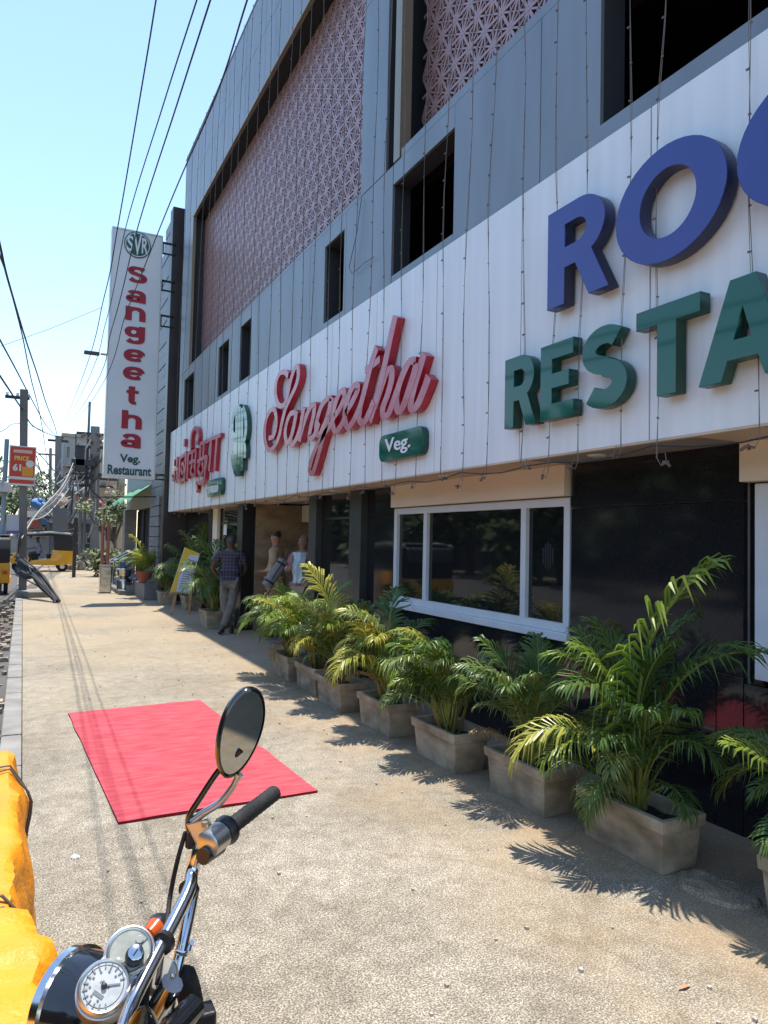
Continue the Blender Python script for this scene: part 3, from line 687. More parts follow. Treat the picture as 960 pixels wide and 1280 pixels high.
# circular emblem: ring with white SVR letters stretched to the circle
ez = zrow(304); er = .33
me_ = poly_mesh([ell(0, 0, 1, 1)], 'emblem_disc', .012); put_flat(me_, 'emblem_disc', M_signgreen, tS, (scx-er, scx+er, ez-er*1.05, ez+er*1.05), 'Y', PSY-.014)
me_ = poly_mesh([ell(0, 0, .92, .92), ell(0, 0, .86, .86)[::-1]], 'emblem_ring', .012); put_flat(me_, 'emblem_ring', M_signgrey, tS, (scx-er*.92, scx+er*.92, ez-er*.96, ez+er*.96), 'Y', PSY-.017)
for ch, xa, xb, h in (('S', -.78, -.32, .62), ('V', -.30, .30, .84), ('R', .32, .78, .62)):
    put_flat(text_mesh(ch, 'emblem_letter', .02, .004), 'emblem_letter', M_signgrey, tS, (scx+xa*er, scx+xb*er, ez-h*er, ez+h*er), 'Y', PSY-.022)
for pa, dz in ((300, .28), (348, .25), (392, .28), (593, .12)):
    z = PY(192, pa, PSY).z; brk = MB()
    brk.bar((sx1, PSY+.06, z), (3.35, PSY+.06, z), .05); brk.bar((sx1, PSY+.06, z-dz), (3.35, PSY+.06, z-dz), .04)
    brk.bar((sx1+.04, PSY+.07, z+.02), (sx1+.04, PSY+.07, z-dz-.02), .05); brk.bar((sx1+.30, PSY+.07, z), (sx1+.30, PSY+.07, z-dz), .025)
    brk.build('bracket', M_blackpaint, tS)

# ------------------------------------------------------------------ neighbour building
N = thing('neighbouring_building', 'next building with slate tiled pier, dark opening and green awning', 'building', (3.3, 22, 0))
XN = 3.26
MB().box(XN, XN+.75, 19.36, 19.75, 0, 10.45).build('black_fin', M_darkbrown, N, bevel=.01)
z = 2.75; k = 0
while z < 10.2:
    ye = 21.65 if z < 8.8 else 21.65-(z-8.8)*.95
    pbox('cladding_strip', XN+.02+.012*(k % 2), XN+.07, 19.76, ye, z+.012, z+.29, M_tile, N, .004); z += .30; k += 1
MB().box(XN+.075, 4.2, 19.76, 21.62, 2.7, 8.7).box(4.25, 9, 19.4, 30, 0, 9.4).build('neighbour_wall', M_conc, N)
z = 0.0
while z < 2.6:
    pbox('slate_tile', XN, XN+.5, 20.1, 21.6, z+.01, z+.27, M_tile, N, .004); z += .28
# dark entrance bay
MB().box(XN+.45, XN+.9, 21.63, 27.2, 0, 2.61).build('dark_shopfront', M_black, N)
for yy in (22.4, 23.7, 25.2, 26.6): pbox('post', XN+.35, XN+.42, yy, yy+.08, .35, 2.55, M_blackp, N)
pbox('pier', XN, XN+.4, 27.2, 27.8, 0, 2.6, M_conc, N)
MB().box(XN+.1, XN+1, 21.6, 27.8, 2.62, 5.4).build('upper_wall', mat('pale_shop_wall', (.34, .36, .33), .7, n=(3, (.42, .43, .40), 4, (1, 8, 1))), N)
# awning with scalloped valance
def awn(u, v):
    yy = 21.65+5.6*u; x = XN-.55*v**.9; z = 3.22-.38*v-(.14*abs(sin(u*pi*3)) if v > .95 else 0); return (x+.1, yy, z+.02*sin(u*18))
MB().grid(37, 9, awn).build('awning', mat('green_awning_cloth', (.07, .22, .10), .7, n=(3, (.12, .30, .15), 4)), N, smooth=True, recalc=False)
for k in range(6):
    pbox('step', XN-.75+.25*(k % 3), XN+.4, 21.7, 26.5, .0+.12*(k % 3), .12*(k % 3)+.12, M_stone, N, .006) if k < 3 else None
pbox('plinth', XN-.35, XN+.3, 19.8, 21.65, 0, .42, M_stone, N, .012)
hr = thing('handrail', 'bent steel handrail rising beside the dark shop steps', 'handrail', (2.6, 23.5, 0))
MB().tube([(2.65, 24.6, .1), (2.65, 24.6, .85), (3.35, 24.6, 1.25)], .025).tube([(2.65, 24.6, .85), (2.6, 25.2, .82), (2.65, 25.8, .85), (3.3, 25.8, 1.2)], .025).build('rail', M_steel, hr, smooth=True)
rp = thing('red_pipes', 'pair of red painted pipes standing by the far end of the shop', 'pipe', (2.9, 29.5, 0))
for xx in (2.75, 2.95): MB().tube([(xx, 29.5, 0), (xx, 29.5, 2.1)], .06, 10).build('pipe', mat('faded_red_paint', (.35, .10, .08), .6, n=(5, (.28, .12, .1), 3)), rp, smooth=True)
# horizontal black bar carrying the awning
tag(MB().bar((.9+1.0, 24, 2.86), (3.3, 20.6, 2.78), .035).build('support_bar', M_blackpaint), 'thin black bar reaching out level with the awning top', 'bar')

# ------------------------------------------------------------------ planters and palms
LM = [leafmat('dark_palm_leaf', (.055, .115, .022), (.11, .18, .035)), leafmat('sunlit_palm_leaf', (.15, .24, .025), (.26, .33, .045)), leafmat('sunlit_yellow_palm_leaf', (.33, .34, .04), (.42, .40, .07)), leafmat('olive_palm_leaf', (.10, .16, .035), (.20, .25, .07))]  # tone of leaves in sun put into the bright and yellow colours
LM.append(leafmat('dry_palm_leaf', (.24, .15, .06), (.32, .22, .09)))
M_stem = mat('palm_stem', (.16, .17, .04), .5, n=(12, (.26, .16, .05), 3, (1, 1, .3)))
M_rach = mat('palm_rachis', (.22, .25, .05), .5)
FR = {}
def frond_mesh(var, mi):
    k = (var, mi)
    if k in FR: return FR[k]
    r = random.Random(50+var); mb = MB()
    mb.use(M_rach); L = 1.0
    el0 = radians((84, 80, 86, 76, 84, 81)[var % 6]); bend = radians((88, 112, 64, 122, 100, 76)[var % 6]); n = 22
    pts = [V((0, 0, 0))]; a = el0; tw = (r.random()-.5)*.5
    for i_ in range(n):
        u = (i_+1)/n; a = el0-bend*u**1.5
        pts.append(pts[-1]+V((cos(a), sin(tw*u)*.25*u, sin(a)))*L/n)
    mb.tube(pts, [.011*(1-.85*i_/n)+.0008 for i_ in range(n+1)], 4, False)
    mb.use(LM[mi])
    s0 = .28; N_ = 30
    for side in (-1, 1):
        for j in range(N_):
            u = s0+(1-s0)*(j+.5*(side > 0)+.2*r.random())/N_
            if u > .995: continue
            q = u*n; i_ = min(int(q), n-1); p = pts[i_].lerp(pts[i_+1], q-i_); t = (pts[i_+1]-pts[i_]).normalized()
            sd = V((0, side, 0)); nrm = t.cross(sd)*side; nrm = nrm if nrm.z > 0 or abs(nrm.z) < .1 else -nrm
            f_ = (u-s0)/(1-s0); ll = (.33*(sin(pi*min(1, .25+f_*.70))**.8)+.03)*r.uniform(.78, 1.12)
            ang = radians(60-38*f_+r.uniform(-7, 7)); rise = .30*(1-f_*.3)+r.uniform(-.14, .14)
            d = (t*cos(ang)+sd*sin(ang)+nrm*rise).normalized()
            wv = d.cross(nrm).normalized()*(.0082+.0025*r.random()); droop = V((0, 0, -1))*ll
            a0 = p; a1 = p+d*ll*.35-droop*-.0; a2 = p+d*ll*.70+droop*(.14+.1*r.random()); a3 = p+d*ll*.90+droop*(.34+.30*r.random())
            cr = wv.cross(d).normalized()*.004
            b = len(mb.v)
            mb.add([a0-wv*.35, a0+wv*.35, a1-wv, a1+cr, a1+wv, a2-wv*.8, a2+cr, a2+wv*.8, a3],
                   [(0, 3, 2), (0, 1, 3), (1, 4, 3), (2, 3, 6, 5), (3, 4, 7, 6), (5, 6, 8), (6, 7, 8)])
    q = mb.build('frond', None, None, local=True, recalc=False); FR[k] = q.data; bpy.data.objects.remove(q)
    return FR[k]
def palm(label, x, y, seed, H, fr, planter=(.32, .64, .29), rot=0.0, stems=5, rimz=None, name='potted_palm', grp=None, cat='potted plant', shade=1.0, pot=True):
    """fr: list of (azimuth deg, length m, lean deg, leaf set); azimuth 180 points to the road"""
    r = random.Random(seed); t = thing(name, label, cat, (x, y, 0), grp)
    if pot:
        dx, dy, h = planter; q = MB()
        def ring(sx_, sy_, z): return [(-sx_, -sy_, z), (sx_, -sy_, z), (sx_, sy_, z), (-sx_, sy_, z)]
        rings = [ring(dx/2-.035, dy/2-.035, 0), ring(dx/2-.015, dy/2-.015, h-.07), ring(dx/2, dy/2, h-.065), ring(dx/2+.005, dy/2+.005, h), ring(dx/2-.03, dy/2-.03, h), ring(dx/2-.045, dy/2-.045, h-.10)]
        vs = [p for R_ in rings for p in R_]; fs = [(3, 2, 1, 0)]
        for i_ in range(5):
            for k_ in range(4): fs.append((i_*4+k_, i_*4+(k_+1) % 4, (i_+1)*4+(k_+1) % 4, (i_+1)*4+k_))
        q.add(vs, fs)
        for i_ in range(len(q.v)): v_ = q.v[i_]; q.v[i_] = (v_[0]+r.uniform(-.004, .004), v_[1]+r.uniform(-.004, .004), v_[2]+(r.uniform(-.003, .003) if v_[2] > .01 else 0))
        po = q.build('planter', M_planter, t, bevel=.007, local=True)
        so_ = MB().grid(9, 9, lambda u, v: ((u-.5)*(dx-.09), (v-.5)*(dy-.09), h-.065+.03*noise.noise(V((u*4+seed, v*4, 0))))).build('soil', M_soil, po, smooth=True, recalc=False, local=True)
        z0 = h-.06
    else: z0 = 0.1
    for k in range(stems):
        a = r.uniform(0, 6.28); d = r.uniform(.01, .07); hh = H*r.uniform(.30, .52); b = V((cos(a)*d, sin(a)*d, z0-.02)); tp = V((cos(a)*d*2.4, sin(a)*d*2.4, z0+hh))
        MB().tube([b, b.lerp(tp, .5)+V((r.uniform(-.01, .01), 0, 0)), tp], [.016, .013, .008], 6).build('stem', M_stem, t, smooth=True, local=True)
    for i_, f_ in enumerate(fr):
        azd, L, lean, mi = f_[:4]; vr = f_[4] if len(f_) > 4 else r.randrange(6)
        o = bpy.data.objects.new('frond', frond_mesh(vr, mi)); COL.objects.link(o); o.parent = t
        a = radians(azd); o.location = (cos(a)*.04, sin(a)*.04, z0+r.uniform(0, H*.18))
        o.rotation_euler = (radians(r.uniform(-12, 12)), radians(lean), a); s_ = L; o.scale = (s_*.86, s_*.95, s_*1.03)
    t.rotation_euler.z = rot
    return t
def rnd_fronds(seed, n, L, mis, lean=(-12, 22), bias=None):
    r = random.Random(seed); out = []; n = int(n*1.5); L *= 1.0
    for k in range(n):
        a = 360*k/n+r.uniform(-18, 18); lo, hi = lean; hi = min(hi, 6) if k % 4 else min(hi, 20)
        if bias and r.random() < .35: a = bias+r.uniform(-60, 60)
        out.append((a, L*r.uniform(.60, 1.15), r.uniform(lo, hi), r.choice(mis)))
    out.append((r.uniform(80, 260), L*.6, 26, 4))
    return out
G = 'areca palms in cement planters along the wall'
palm('nearest areca palm, cut off by the right edge of the photo', 3.25, 1.925, 1, .8, rnd_fronds(11, 9, .72, [0, 3, 1], (-6, 16), 150)+[(118, .85, 6, 3, 0), (140, .8, 12, 1, 2), (165, .6, 10, 0, 1), (100, .75, 14, 3, 3)], grp=G)
palm('tallest areca palm with one long frond arching up toward the wall', 3.135, 3.01, 2, .9,
     [(287, 1.58, -8, 1, 2), (300, 1.30, -6, 0, 0), (150, 1.05, -6, 1, 2), (175, .95, 4, 0, 0), (110, 1.1, -10, 3, 2), (45, 1.0, -12, 0, 2), (320, 1.05, -10, 0, 2), (225, .9, 0, 0, 5), (80, .75, 14, 3, 1), (155, .8, 12, 0, 4), (190, .62, 16, 0, 3), (275, .75, 10, 0, 1), (262, .95, -6, 0, 2), (120, .98, 0, 1, 0), (150, .95, 12, 2, 3), (165, .75, 20, 1, 1), (200, .75, 8, 0, 0), (95, .95, -6, 3, 2), (70, .85, -6, 0, 0), (240, .85, 4, 0, 5), (20, .9, -8, 0, 0), (340, .95, -8, 0, 5), (130, .62, 26, 0, 1), (250, .55, 24, 0, 1), (180, .5, 28, 3, 3), (310, .7, 6, 0, 4), (215, .6, 18, 3, 4)], grp=G, stems=9)
palm('slim areca palm between the tallest palm and the bushy dark one', 3.085, 3.885, 3, .8, rnd_fronds(13, 10, .78, [0, 3], (-10, 12))+[(150, .85, 2, 3, 0), (120, .85, -4, 0, 2), (60, .9, -8, 0, 2), (35, .8, -6, 3, 0)], grp=G)
palm('bushy dark areca palm, fourth from the right', 3.02, 4.815, 4, .85, rnd_fronds(14, 18, .78, [3, 0, 3, 1], (-10, 20), 170)+[(140, .9, -4, 2, 0), (160, .7, 18, 3, 1), (120, .8, 4, 1, 0)], grp=G, stems=8)
palm('yellowish areca palm with one dark frond against the window', 3.01, 5.855, 5, .9, rnd_fronds(15, 16, .86, [1, 2, 3], (-12, 14), 160)+[(40, 1.12, -4, 0, 2), (20, .98, 2, 0, 0), (130, .98, -6, 2, 0)], grp=G, stems=7)
palm('areca palm with a pale feathery frond standing up behind the yellow one', 2.97, 6.825, 6, .9, rnd_fronds(16, 15, .88, [3, 1, 3], (-12, 14), 160)+[(120, 1.22, -12, 2, 2), (60, 1.0, -6, 0, 0), (100, 1.05, -8, 3, 0)], grp=G)
palm('bright green areca palm second from the far end of the row', 3.03, 7.655, 7, .9, rnd_fronds(17, 19, .90, [1, 2, 1], (-12, 18), 160), grp=G, stems=7)
palm('farthest areca palm of the sunlit row, nearest the standing man', 3.02, 8.505, 8, .9, rnd_fronds(18, 19, .90, [1, 3, 1], (-12, 20), 170), grp=G, stems=7)
G2 = 'shaded palms near the menu easel'
palm('tall shaded palm in a cement planter beside the man in the checked shirt', 3.30, 13.75, 21, 1.3, rnd_fronds(21, 15, 1.05, [0, 3, 0], (-12, 14))+[(150, 1.5, -14, 3, 2), (60, 1.3, -10, 0, 2)], (.42, .60, .32), grp=G2)
palm('tall dark palm with pale stiff leaves rising behind the menu easel', 3.60, 17.2, 22, 1.5, rnd_fronds(22, 11, 1.25, [0, 0, 3], (-14, 10))+[(200, 1.6, -12, 3, 2), (255, 1.7, -12, 0, 2)], (.42, .60, .32), grp=G2)
palm('low shaded palm left of the menu easel', 3.30, 18.7, 23, .9, rnd_fronds(23, 14, .78, [3, 0, 3], (-8, 18)), (.42, .60, .32), grp=G2)
tp = palm('bright palm in a ribbed terracotta pot on the grey plinth', 3.02, 20.6, 24, .9, rnd_fronds(24, 15, .85, [1, 1, 2], (-12, 16))+[(190, 1.25, -8, 2, 2)], pot=False, grp=None)
tp.location.z = .42
o = MB().lathe([(.15, 0), (.22, .26), (.245, .27), (.245, .31), (.2, .31), (.19, .25)], (0, 0, 0), n=18).build('pot', M_terra, tp, smooth=True, local=True)
MB().lathe([(.001, .0), (.19, 0.0), (.19, .01)], (0, 0, .26), n=14).build('soil', M_soil, tp, local=True)
MB().lathe([(.14, 0), (.16, .04), (.14, .06)], (0, 0, -.0), n=14).build('saucer', M_terra, tp, local=True)

# ------------------------------------------------------------------ carpet, scrap, slab, leaf
cq = [PZ(85, 893, 0), PZ(250, 877, 0), PZ(397, 991, 0), PZ(148, 1031, 0)]
cc = (cq[0]+cq[2])/2
tC = thing('red_carpet', 'flat pinkish red carpet mat lying on the sunny pavement', 'carpet', (cc.x, cc.y, 0))
def cpt(u, v, z):
    p = cq[3].lerp(cq[2], u).lerp(cq[0].lerp(cq[1], u), v); wv_ = .012*noise.noise(V((u*1.5, v*9, 3)))+.004*noise.noise(V((u*6, v*22, 1)))
    e = .010*noise.noise(V((u*5, v*7, 8)))
    return (p.x+e*(1 if u in (0, 1) else 0), p.y+e*(1 if v in (0, 1) else 0), z+max(0, wv_)*1.0)
MB().grid(24, 60, lambda u, v: cpt(u, v, .016)).build('pile', M_carpet, tC, smooth=True, recalc=False)
rim = [(u/24, 0) for u in range(24)]+[(1, v/40) for v in range(40)]+[(1-u/24, 1) for u in range(24)]+[(0, 1-v/40) for v in range(40)]
vs = [cpt(a, b, .0155) for a, b in rim]; nR = len(vs)
vs += [(x, y_, .0012) for x, y_, z_ in vs]
MB().add(vs, [(i_, (i_+1) % nR, (i_+1) % nR+nR, i_+nR) for i_ in range(nR)]).build('bound_edge', M_carpetedge, tC)
r = random.Random(5); p = PZ(94, 1073, .0)
bm = bmesh.new(); bmesh.ops.create_icosphere(bm, subdivisions=2, radius=.022)
for v_ in bm.verts: v_.co *= r.uniform(.6, 1.15); v_.co.z = abs(v_.co.z)*.9
me = bpy.data.meshes.new('paper_scrap'); bm.to_mesh(me); bm.free(); me.materials.append(M_wtext)
o = bpy.data.objects.new('paper_scrap', me); COL.objects.link(o); o.location = (p.x, p.y, .001); tag(o, 'crumpled white scrap of paper on the pavement left of the carpet', 'litter')
for k, (px_, py_, col, lb) in enumerate(((855, 1236, (.45, .22, .12), 'small dry orange leaf on the pavement near the lower right corner'), (640-285, 855, (.6, .55, .5), 'pale flat scrap on the pavement above the carpet'))):
    p = PZ(px_, py_, 0); o = MB().grid(5, 3, lambda u, v: (p.x+(u-.5)*.07, p.y+(v-.5)*.02*sin(pi*u), .005+.006*sin(pi*u))).build('dry_leaf', mat('leaf%d' % k, col, .8), recalc=False); tag(o, lb, 'leaf' if k == 0 else 'litter')
# broken cement lump in the shade
p = PZ(893, 1113, 0)
def lump(u, v):
    a = u*2*pi; rr = (1-v)*(.16+.05*noise.noise(V((cos(a)*2, sin(a)*2, 4)))+.03*noise.noise(V((cos(a)*6, sin(a)*6, 2))))
    return (p.x+rr*cos(a)*.9, p.y+rr*sin(a)*1.3, (.001 if v == 0 else .018+.018*noise.noise(V((rr*cos(a)*14, rr*sin(a)*14, 1)))+.012*v))
tag(MB().grid(33, 12, lump).build('cement_patch', M_ground, smooth=True, recalc=False), 'rough raised patch of broken cement in the shade between the last two planters', 'cement lump')

# ------------------------------------------------------------------ menu easel
tl, tr_, bl_, br_ = PY(231, 684, 16.25), PY(250, 692, 16.25), PY(213, 740, 16.1), PY(236, 741, 16.1)
tE = thing('menu_easel', 'wooden easel with a leaning yellow and white menu board', 'easel', ((bl_.x+br_.x)/2, 16.15, 0))
bx = [V(q)+V((0, 0, 0)) for q in (bl_, br_, tr_, tl)]; back = V((0, .025, 0))
def quadbox(pts, t, nm, m, par, dy=0.0):
    a = [q+V((0, dy, 0)) for q in pts]; b = [q+V((0, dy+t, 0)) for q in pts]
    return MB().add(a+b, [(0, 1, 2, 3), (7, 6, 5, 4), (0, 4, 5, 1), (1, 5, 6, 2), (2, 6, 7, 3), (3, 7, 4, 0)]).build(nm, m, par)
quadbox(bx, .025, 'board', mat('menu_white', (.62, .68, .78), .4), tE)
def bl2(u, v): return bx[0].lerp(bx[1], u).lerp(bx[3].lerp(bx[2], u), v)
yl = [bl2(0, .0), bl2(.30, 0), bl2(.18, .35), bl2(.22, .65), bl2(.42, .88), bl2(1, .97), bl2(1, 1), bl2(0, 1)]
MB().add([q+V((0, -.004, 0)) for q in yl], [tuple(range(8))]).build('yellow_panel', mat('menu_yellow', (.75, .50, .06), .4), tE, recalc=False)
ln = MB()
for k in range(13):
    v = .10+k*.056; L_ = (.35, .5, .42, .3, .48)[k % 5]
    a = bl2(.36, v); b = bl2(.36+L_, v); ln.bar(a+V((0, -.006, 0)), b+V((0, -.006, 0)), .004, .013)
ln.build('menu_lines', mat('menu_ink', (.12, .13, .2), .6), tE)
for (a, b) in ((PY(214, 766, 16.05), bl2(.2, .8)), (PY(236, 768, 16.05), bl2(.85, .8)), (V((3.5, 16.9, 0)), bl2(.5, .95))):
    MB().bar((a.x, a.y, 0), b+V((0, .06, 0)), .035, .035).build('leg', M_wood, tE)
MB().bar(bl2(-.05, -.01)+V((0, -.03, 0)), bl2(1.05, -.01)+V((0, -.03, 0)), .05, .03).build('ledge', M_wood, tE)

# ------------------------------------------------------------------ steel containers
def tS_(name, label, x, y, parts, m=M_steel):
    t = thing(name, label, 'container', (x, y, 0))
    for nm, prof in parts:
        MB().lathe(prof, (x, y, 0), n=22).build(nm, m, t, smooth=True)
    return t
t = thing('steel_box', 'tall dented stainless steel box container with side handles', 'container', (2.22, 22.6, 0))
MB().box(2.06, 2.38, 22.45, 22.8, 0, .78).build('body', M_steel, t, bevel=.03); MB().box(2.05, 2.39, 22.44, 22.81, .782, .82).build('lid', M_steel, t, bevel=.008)
for zz in (.2, .4, .6): MB().bar((2.08, 22.43, zz), (2.36, 22.43, zz), .012).build('rib', M_steel, t)
for zz in (.1, .3, .5, .7): MB().box(2.10, 2.34, 22.438, 22.446, zz-.03, zz+.03).build('pressed_panel', M_alu, t)
for xx in (2.04, 2.40): MB().tube([(xx, 22.55, .55), (xx+(.03 if xx > 2.2 else -.03), 22.55, .58), (xx+(.03 if xx > 2.2 else -.03), 22.7, .58), (xx, 22.7, .55)], .008, 6).build('handle', M_steel, t)
t = tS_('steel_milk_can', 'large round steel can with a wide rim, second from the left', 2.72, 22.5, [('body', [(.18, 0), (.2, .02), (.2, .36), (.185, .40), (.12, .44), (.12, .46), (.19, .50), (.2, .66), (.21, .68)])])
MB().lathe([(.22, .68), (.235, .70), (.12, .74), (.02, .76)], (2.72, 22.5, 0), n=22).build('lid', M_alu, t, smooth=True)
tag(MB().box(2.58, 2.86, 22.4, 22.62, .765, .93).build('blue_tub', mat('blue_plastic', (.05, .10, .22), .4), bevel=.02), 'small dark blue plastic tub resting on the steel can', 'tub')
t = tS_('steel_pot', 'small dark steel pot beside the large can', 3.02, 22.9, [('body', [(.12, 0), (.15, .03), (.15, .36), (.17, .38), (.165, .39)])])
MB().tube([(2.87, 22.9, .3), (2.83, 22.9, .33), (2.87, 22.9, .36)], .008, 6).build('handle', M_steel, t)

# ------------------------------------------------------------------ people
def skin_obj(name, pts, edges, m, parent, sub=2, root=0, smooth=True):
    me = bpy.data.meshes.new(name); me.from_pydata([p[:3] for p in pts], edges, []); me.materials.append(m)
    o = bpy.data.objects.new(name, me); COL.objects.link(o); o.parent = parent
    md = o.modifiers.new('skin', 'SKIN'); sl = me.skin_vertices[0].data if me.skin_vertices else None
    if sl is None:
        bm_ = bmesh.new(); bm_.from_mesh(me); bm_.verts.layers.skin.verify(); bm_.to_mesh(me); bm_.free(); sl = me.skin_vertices[0].data
    for i_, p in enumerate(pts):
        rr = p[3]; sl[i_].radius = rr if isinstance(rr, tuple) else (rr, rr); sl[i_].use_root = (i_ == root)
    sb = o.modifiers.new('sub', 'SUBSURF'); sb.levels = sub; sb.render_levels = sub
    md.use_smooth_shade = True
    # bake to a plain mesh
    dg = bpy.context.evaluated_depsgraph_get(); dg.update()
    me2 = bpy.data.meshes.new_from_object(o.evaluated_get(dg)); o.modifiers.clear(); o.data = me2
    me2.polygons.foreach_set('use_smooth', [True]*len(me2.polygons))
    return o
def person(label, loc, rz, H, pose, m_skin, m_shirt, m_trou, m_shoe, hair=M_hair, short=True, belly=1.0, tache=True):
    """local frame: faces -Y. pose: dict of joints overriding defaults (metres for H=1.7)"""
    t = thing('person', label, 'person', loc)
    J = dict(pel=(0, 0, .93), wai=(0, 0, 1.08), che=(0, 0, 1.28), sho=(0, 0, 1.42), nec=(0, -.01, 1.50), hb=(0, -.01, 1.56), hm=(0, -.02, 1.63), ht=(0, -.005, 1.695),
             ls=(.19, 0, 1.40), le=(.24, .02, 1.12), lw=(.24, -.05, .87), lh=(.24, -.08, .78), rs=(-.19, 0, 1.40), re=(-.24, .02, 1.12), rw=(-.24, -.05, .87), rh=(-.24, -.08, .78),
             lhip=(.09, 0, .90), lk=(.10, -.02, .49), la=(.10, .02, .09), lf=(.11, -.14, .035), rhip=(-.09, 0, .90), rk=(-.10, -.02, .49), ra=(-.10, .02, .09), rf=(-.11, -.14, .035))
    J.update(pose); k = H/1.7
    J = {a: (b[0]*k, b[1]*k, b[2]*k) for a, b in J.items()}
    names = list(J); idx = {n_: i_ for i_, n_ in enumerate(names)}
    R_ = dict(pel=(.15, .11), wai=(.14*belly, .11*belly), che=(.155, .11), sho=(.12, .08), nec=.055, hb=(.062, .075), hm=(.076, .092), ht=(.055, .07), ls=.062, le=.043, lw=.03, lh=(.04, .02), rs=.062, re=.043, rw=.03, rh=(.04, .02),
              lhip=.095, lk=.06, la=.042, lf=.035, rhip=.095, rk=.06, ra=.042, rf=.035)
    E_ = [('pel', 'wai'), ('wai', 'che'), ('che', 'sho'), ('sho', 'nec'), ('nec', 'hb'), ('hb', 'hm'), ('hm', 'ht'), ('sho', 'ls'), ('ls', 'le'), ('le', 'lw'), ('lw', 'lh'), ('sho', 'rs'), ('rs', 're'), ('re', 'rw'), ('rw', 'rh'), ('pel', 'lhip'), ('lhip', 'lk'), ('lk', 'la'), ('la', 'lf'), ('pel', 'rhip'), ('rhip', 'rk'), ('rk', 'ra'), ('ra', 'rf')]
    pts = [(*J[n_], (tuple(q*k for q in R_[n_]) if isinstance(R_[n_], tuple) else R_[n_]*k)) for n_ in names]
    ed = [(idx[a], idx[b]) for a, b in E_]
    # fingers and nose
    hmv = V(J['hm'])
    pts.append((hmv.x, hmv.y-.085*k, hmv.z-.015*k, .013*k)); ed.append((idx['hm'], len(pts)-1))
    for sgn in (-1, 1): pts.append((hmv.x+sgn*.085*k, hmv.y+.01*k, hmv.z, .016*k)); ed.append((idx['hm'], len(pts)-1))
    for h_, w_ in (('lh', 'lw'), ('rh', 'rw')):
        hv = V(J[h_]); d = (hv-V(J[w_])).normalized(); s_ = d.cross(V((0, 1, 0)));
        if s_.length < .2: s_ = V((1, 0, 0))
        s_.normalize(); c_ = s_.cross(d)
        for fi, (o_, L_) in enumerate(((-.03, .062), (-.01, .075), (.01, .072), (.03, .055))):
            a_ = hv+s_*o_*k+d*.03*k; b_ = a_+d*L_*.55*k+c_*.008*k; e_ = b_+d*L_*.4*k+c_*.022*k
            n0 = len(pts); pts += [(*a_, .0105*k), (*b_, .009*k), (*e_, .0075*k)]; ed += [(idx[h_], n0), (n0, n0+1), (n0+1, n0+2)]
        a_ = hv-s_*.045*k-d*.01*k; n0 = len(pts); pts += [(*a_, .011*k), (*(a_+(d*.04-s_*.012)*k), .009*k)]; ed += [(idx[h_], n0), (n0, n0+1)]
    body = skin_obj('body', pts, ed, m_skin, t)
    def cloth(nm, js, es, grow, m_, rad=None):
        P_ = []; id2 = {}
        for n_ in js:
            rr = R_.get(n_, .05); rr = rad[n_] if rad and n_ in rad else rr
            P_.append((*J[n_], tuple((q+grow)*k for q in rr) if isinstance(rr, tuple) else (rr+grow)*k)); id2[n_] = len(P_)-1
        return skin_obj(nm, P_, [(id2[a], id2[b]) for a, b in es], m_, t)
    J['lsl'] = tuple(V(J['ls']).lerp(V(J['le']), .75)); J['rsl'] = tuple(V(J['rs']).lerp(V(J['re']), .75)); J['hem'] = tuple(V(J['pel'])+V((0, 0, .015*k)))
    J['lcu'] = tuple(V(J['lk']).lerp(V(J['la']), .93)); J['rcu'] = tuple(V(J['rk']).lerp(V(J['ra']), .93))
    if not short: J['lsl'] = tuple(V(J['le']).lerp(V(J['lw']), .9)); J['rsl'] = tuple(V(J['re']).lerp(V(J['rw']), .9))
    se = [('hem', 'pel'), ('pel', 'wai'), ('wai', 'che'), ('che', 'sho'), ('sho', 'ls'), ('sho', 'rs')]
    sj = ['pel', 'wai', 'che', 'sho', 'hem', 'ls', 'rs', 'lsl', 'rsl']
    if short: se += [('ls', 'lsl'), ('rs', 'rsl')]
    else: sj += ['le', 're']; se += [('ls', 'le'), ('le', 'lsl'), ('rs', 're'), ('re', 'rsl')]
    cloth('shirt', sj, se, .014, m_shirt, dict(hem=(.178, .135), lsl=.058 if short else .036, rsl=.058 if short else .036, pel=(.172, .132), wai=(.155*belly, .122*belly)))
    cloth('trousers', ['pel', 'lhip', 'lk', 'lcu', 'rhip', 'rk', 'rcu'], [('pel', 'lhip'), ('lhip', 'lk'), ('lk', 'lcu'), ('pel', 'rhip'), ('rhip', 'rk'), ('rk', 'rcu')], .010, m_trou, dict(pel=(.142, .106), lcu=.062, rcu=.062, lk=.072, rk=.072))
    for a_, f_ in (('la', 'lf'), ('ra', 'rf')):
        av, fv = V(J[a_]), V(J[f_]); skin_obj('shoe', [(av.x, av.y+.03*k, av.z-.045*k, (.045*k, .04*k)), (*(av.lerp(fv, .5)-V((0, 0, .01))), (.045*k, .04*k)), (fv.x, fv.y-.04*k, fv.z+.003, (.045*k, .03*k))], [(0, 1), (1, 2)], m_shoe, t)
    ha = V(J['ht'])
    if hair:
        skin_obj('hair', [(hmv.x, hmv.y+.035*k, hmv.z-.025*k, (.078*k, .066*k)), (hmv.x, hmv.y+.022*k, hmv.z+.035*k, (.089*k, .094*k)), (hmv.x, hmv.y-.02*k, hmv.z+.078*k, (.082*k, .092*k))], [(0, 1), (1, 2)], hair, t)
    q = MB()
    for sgn in (-1, 1): q.lathe([(.001, -.012*k), (.011*k, 0), (.001, .006*k)], (hmv.x+sgn*.03*k, hmv.y-.083*k, hmv.z+.008*k), (0, -1, 0), 8)
    q.build('eyes', M_black, t, local=True)
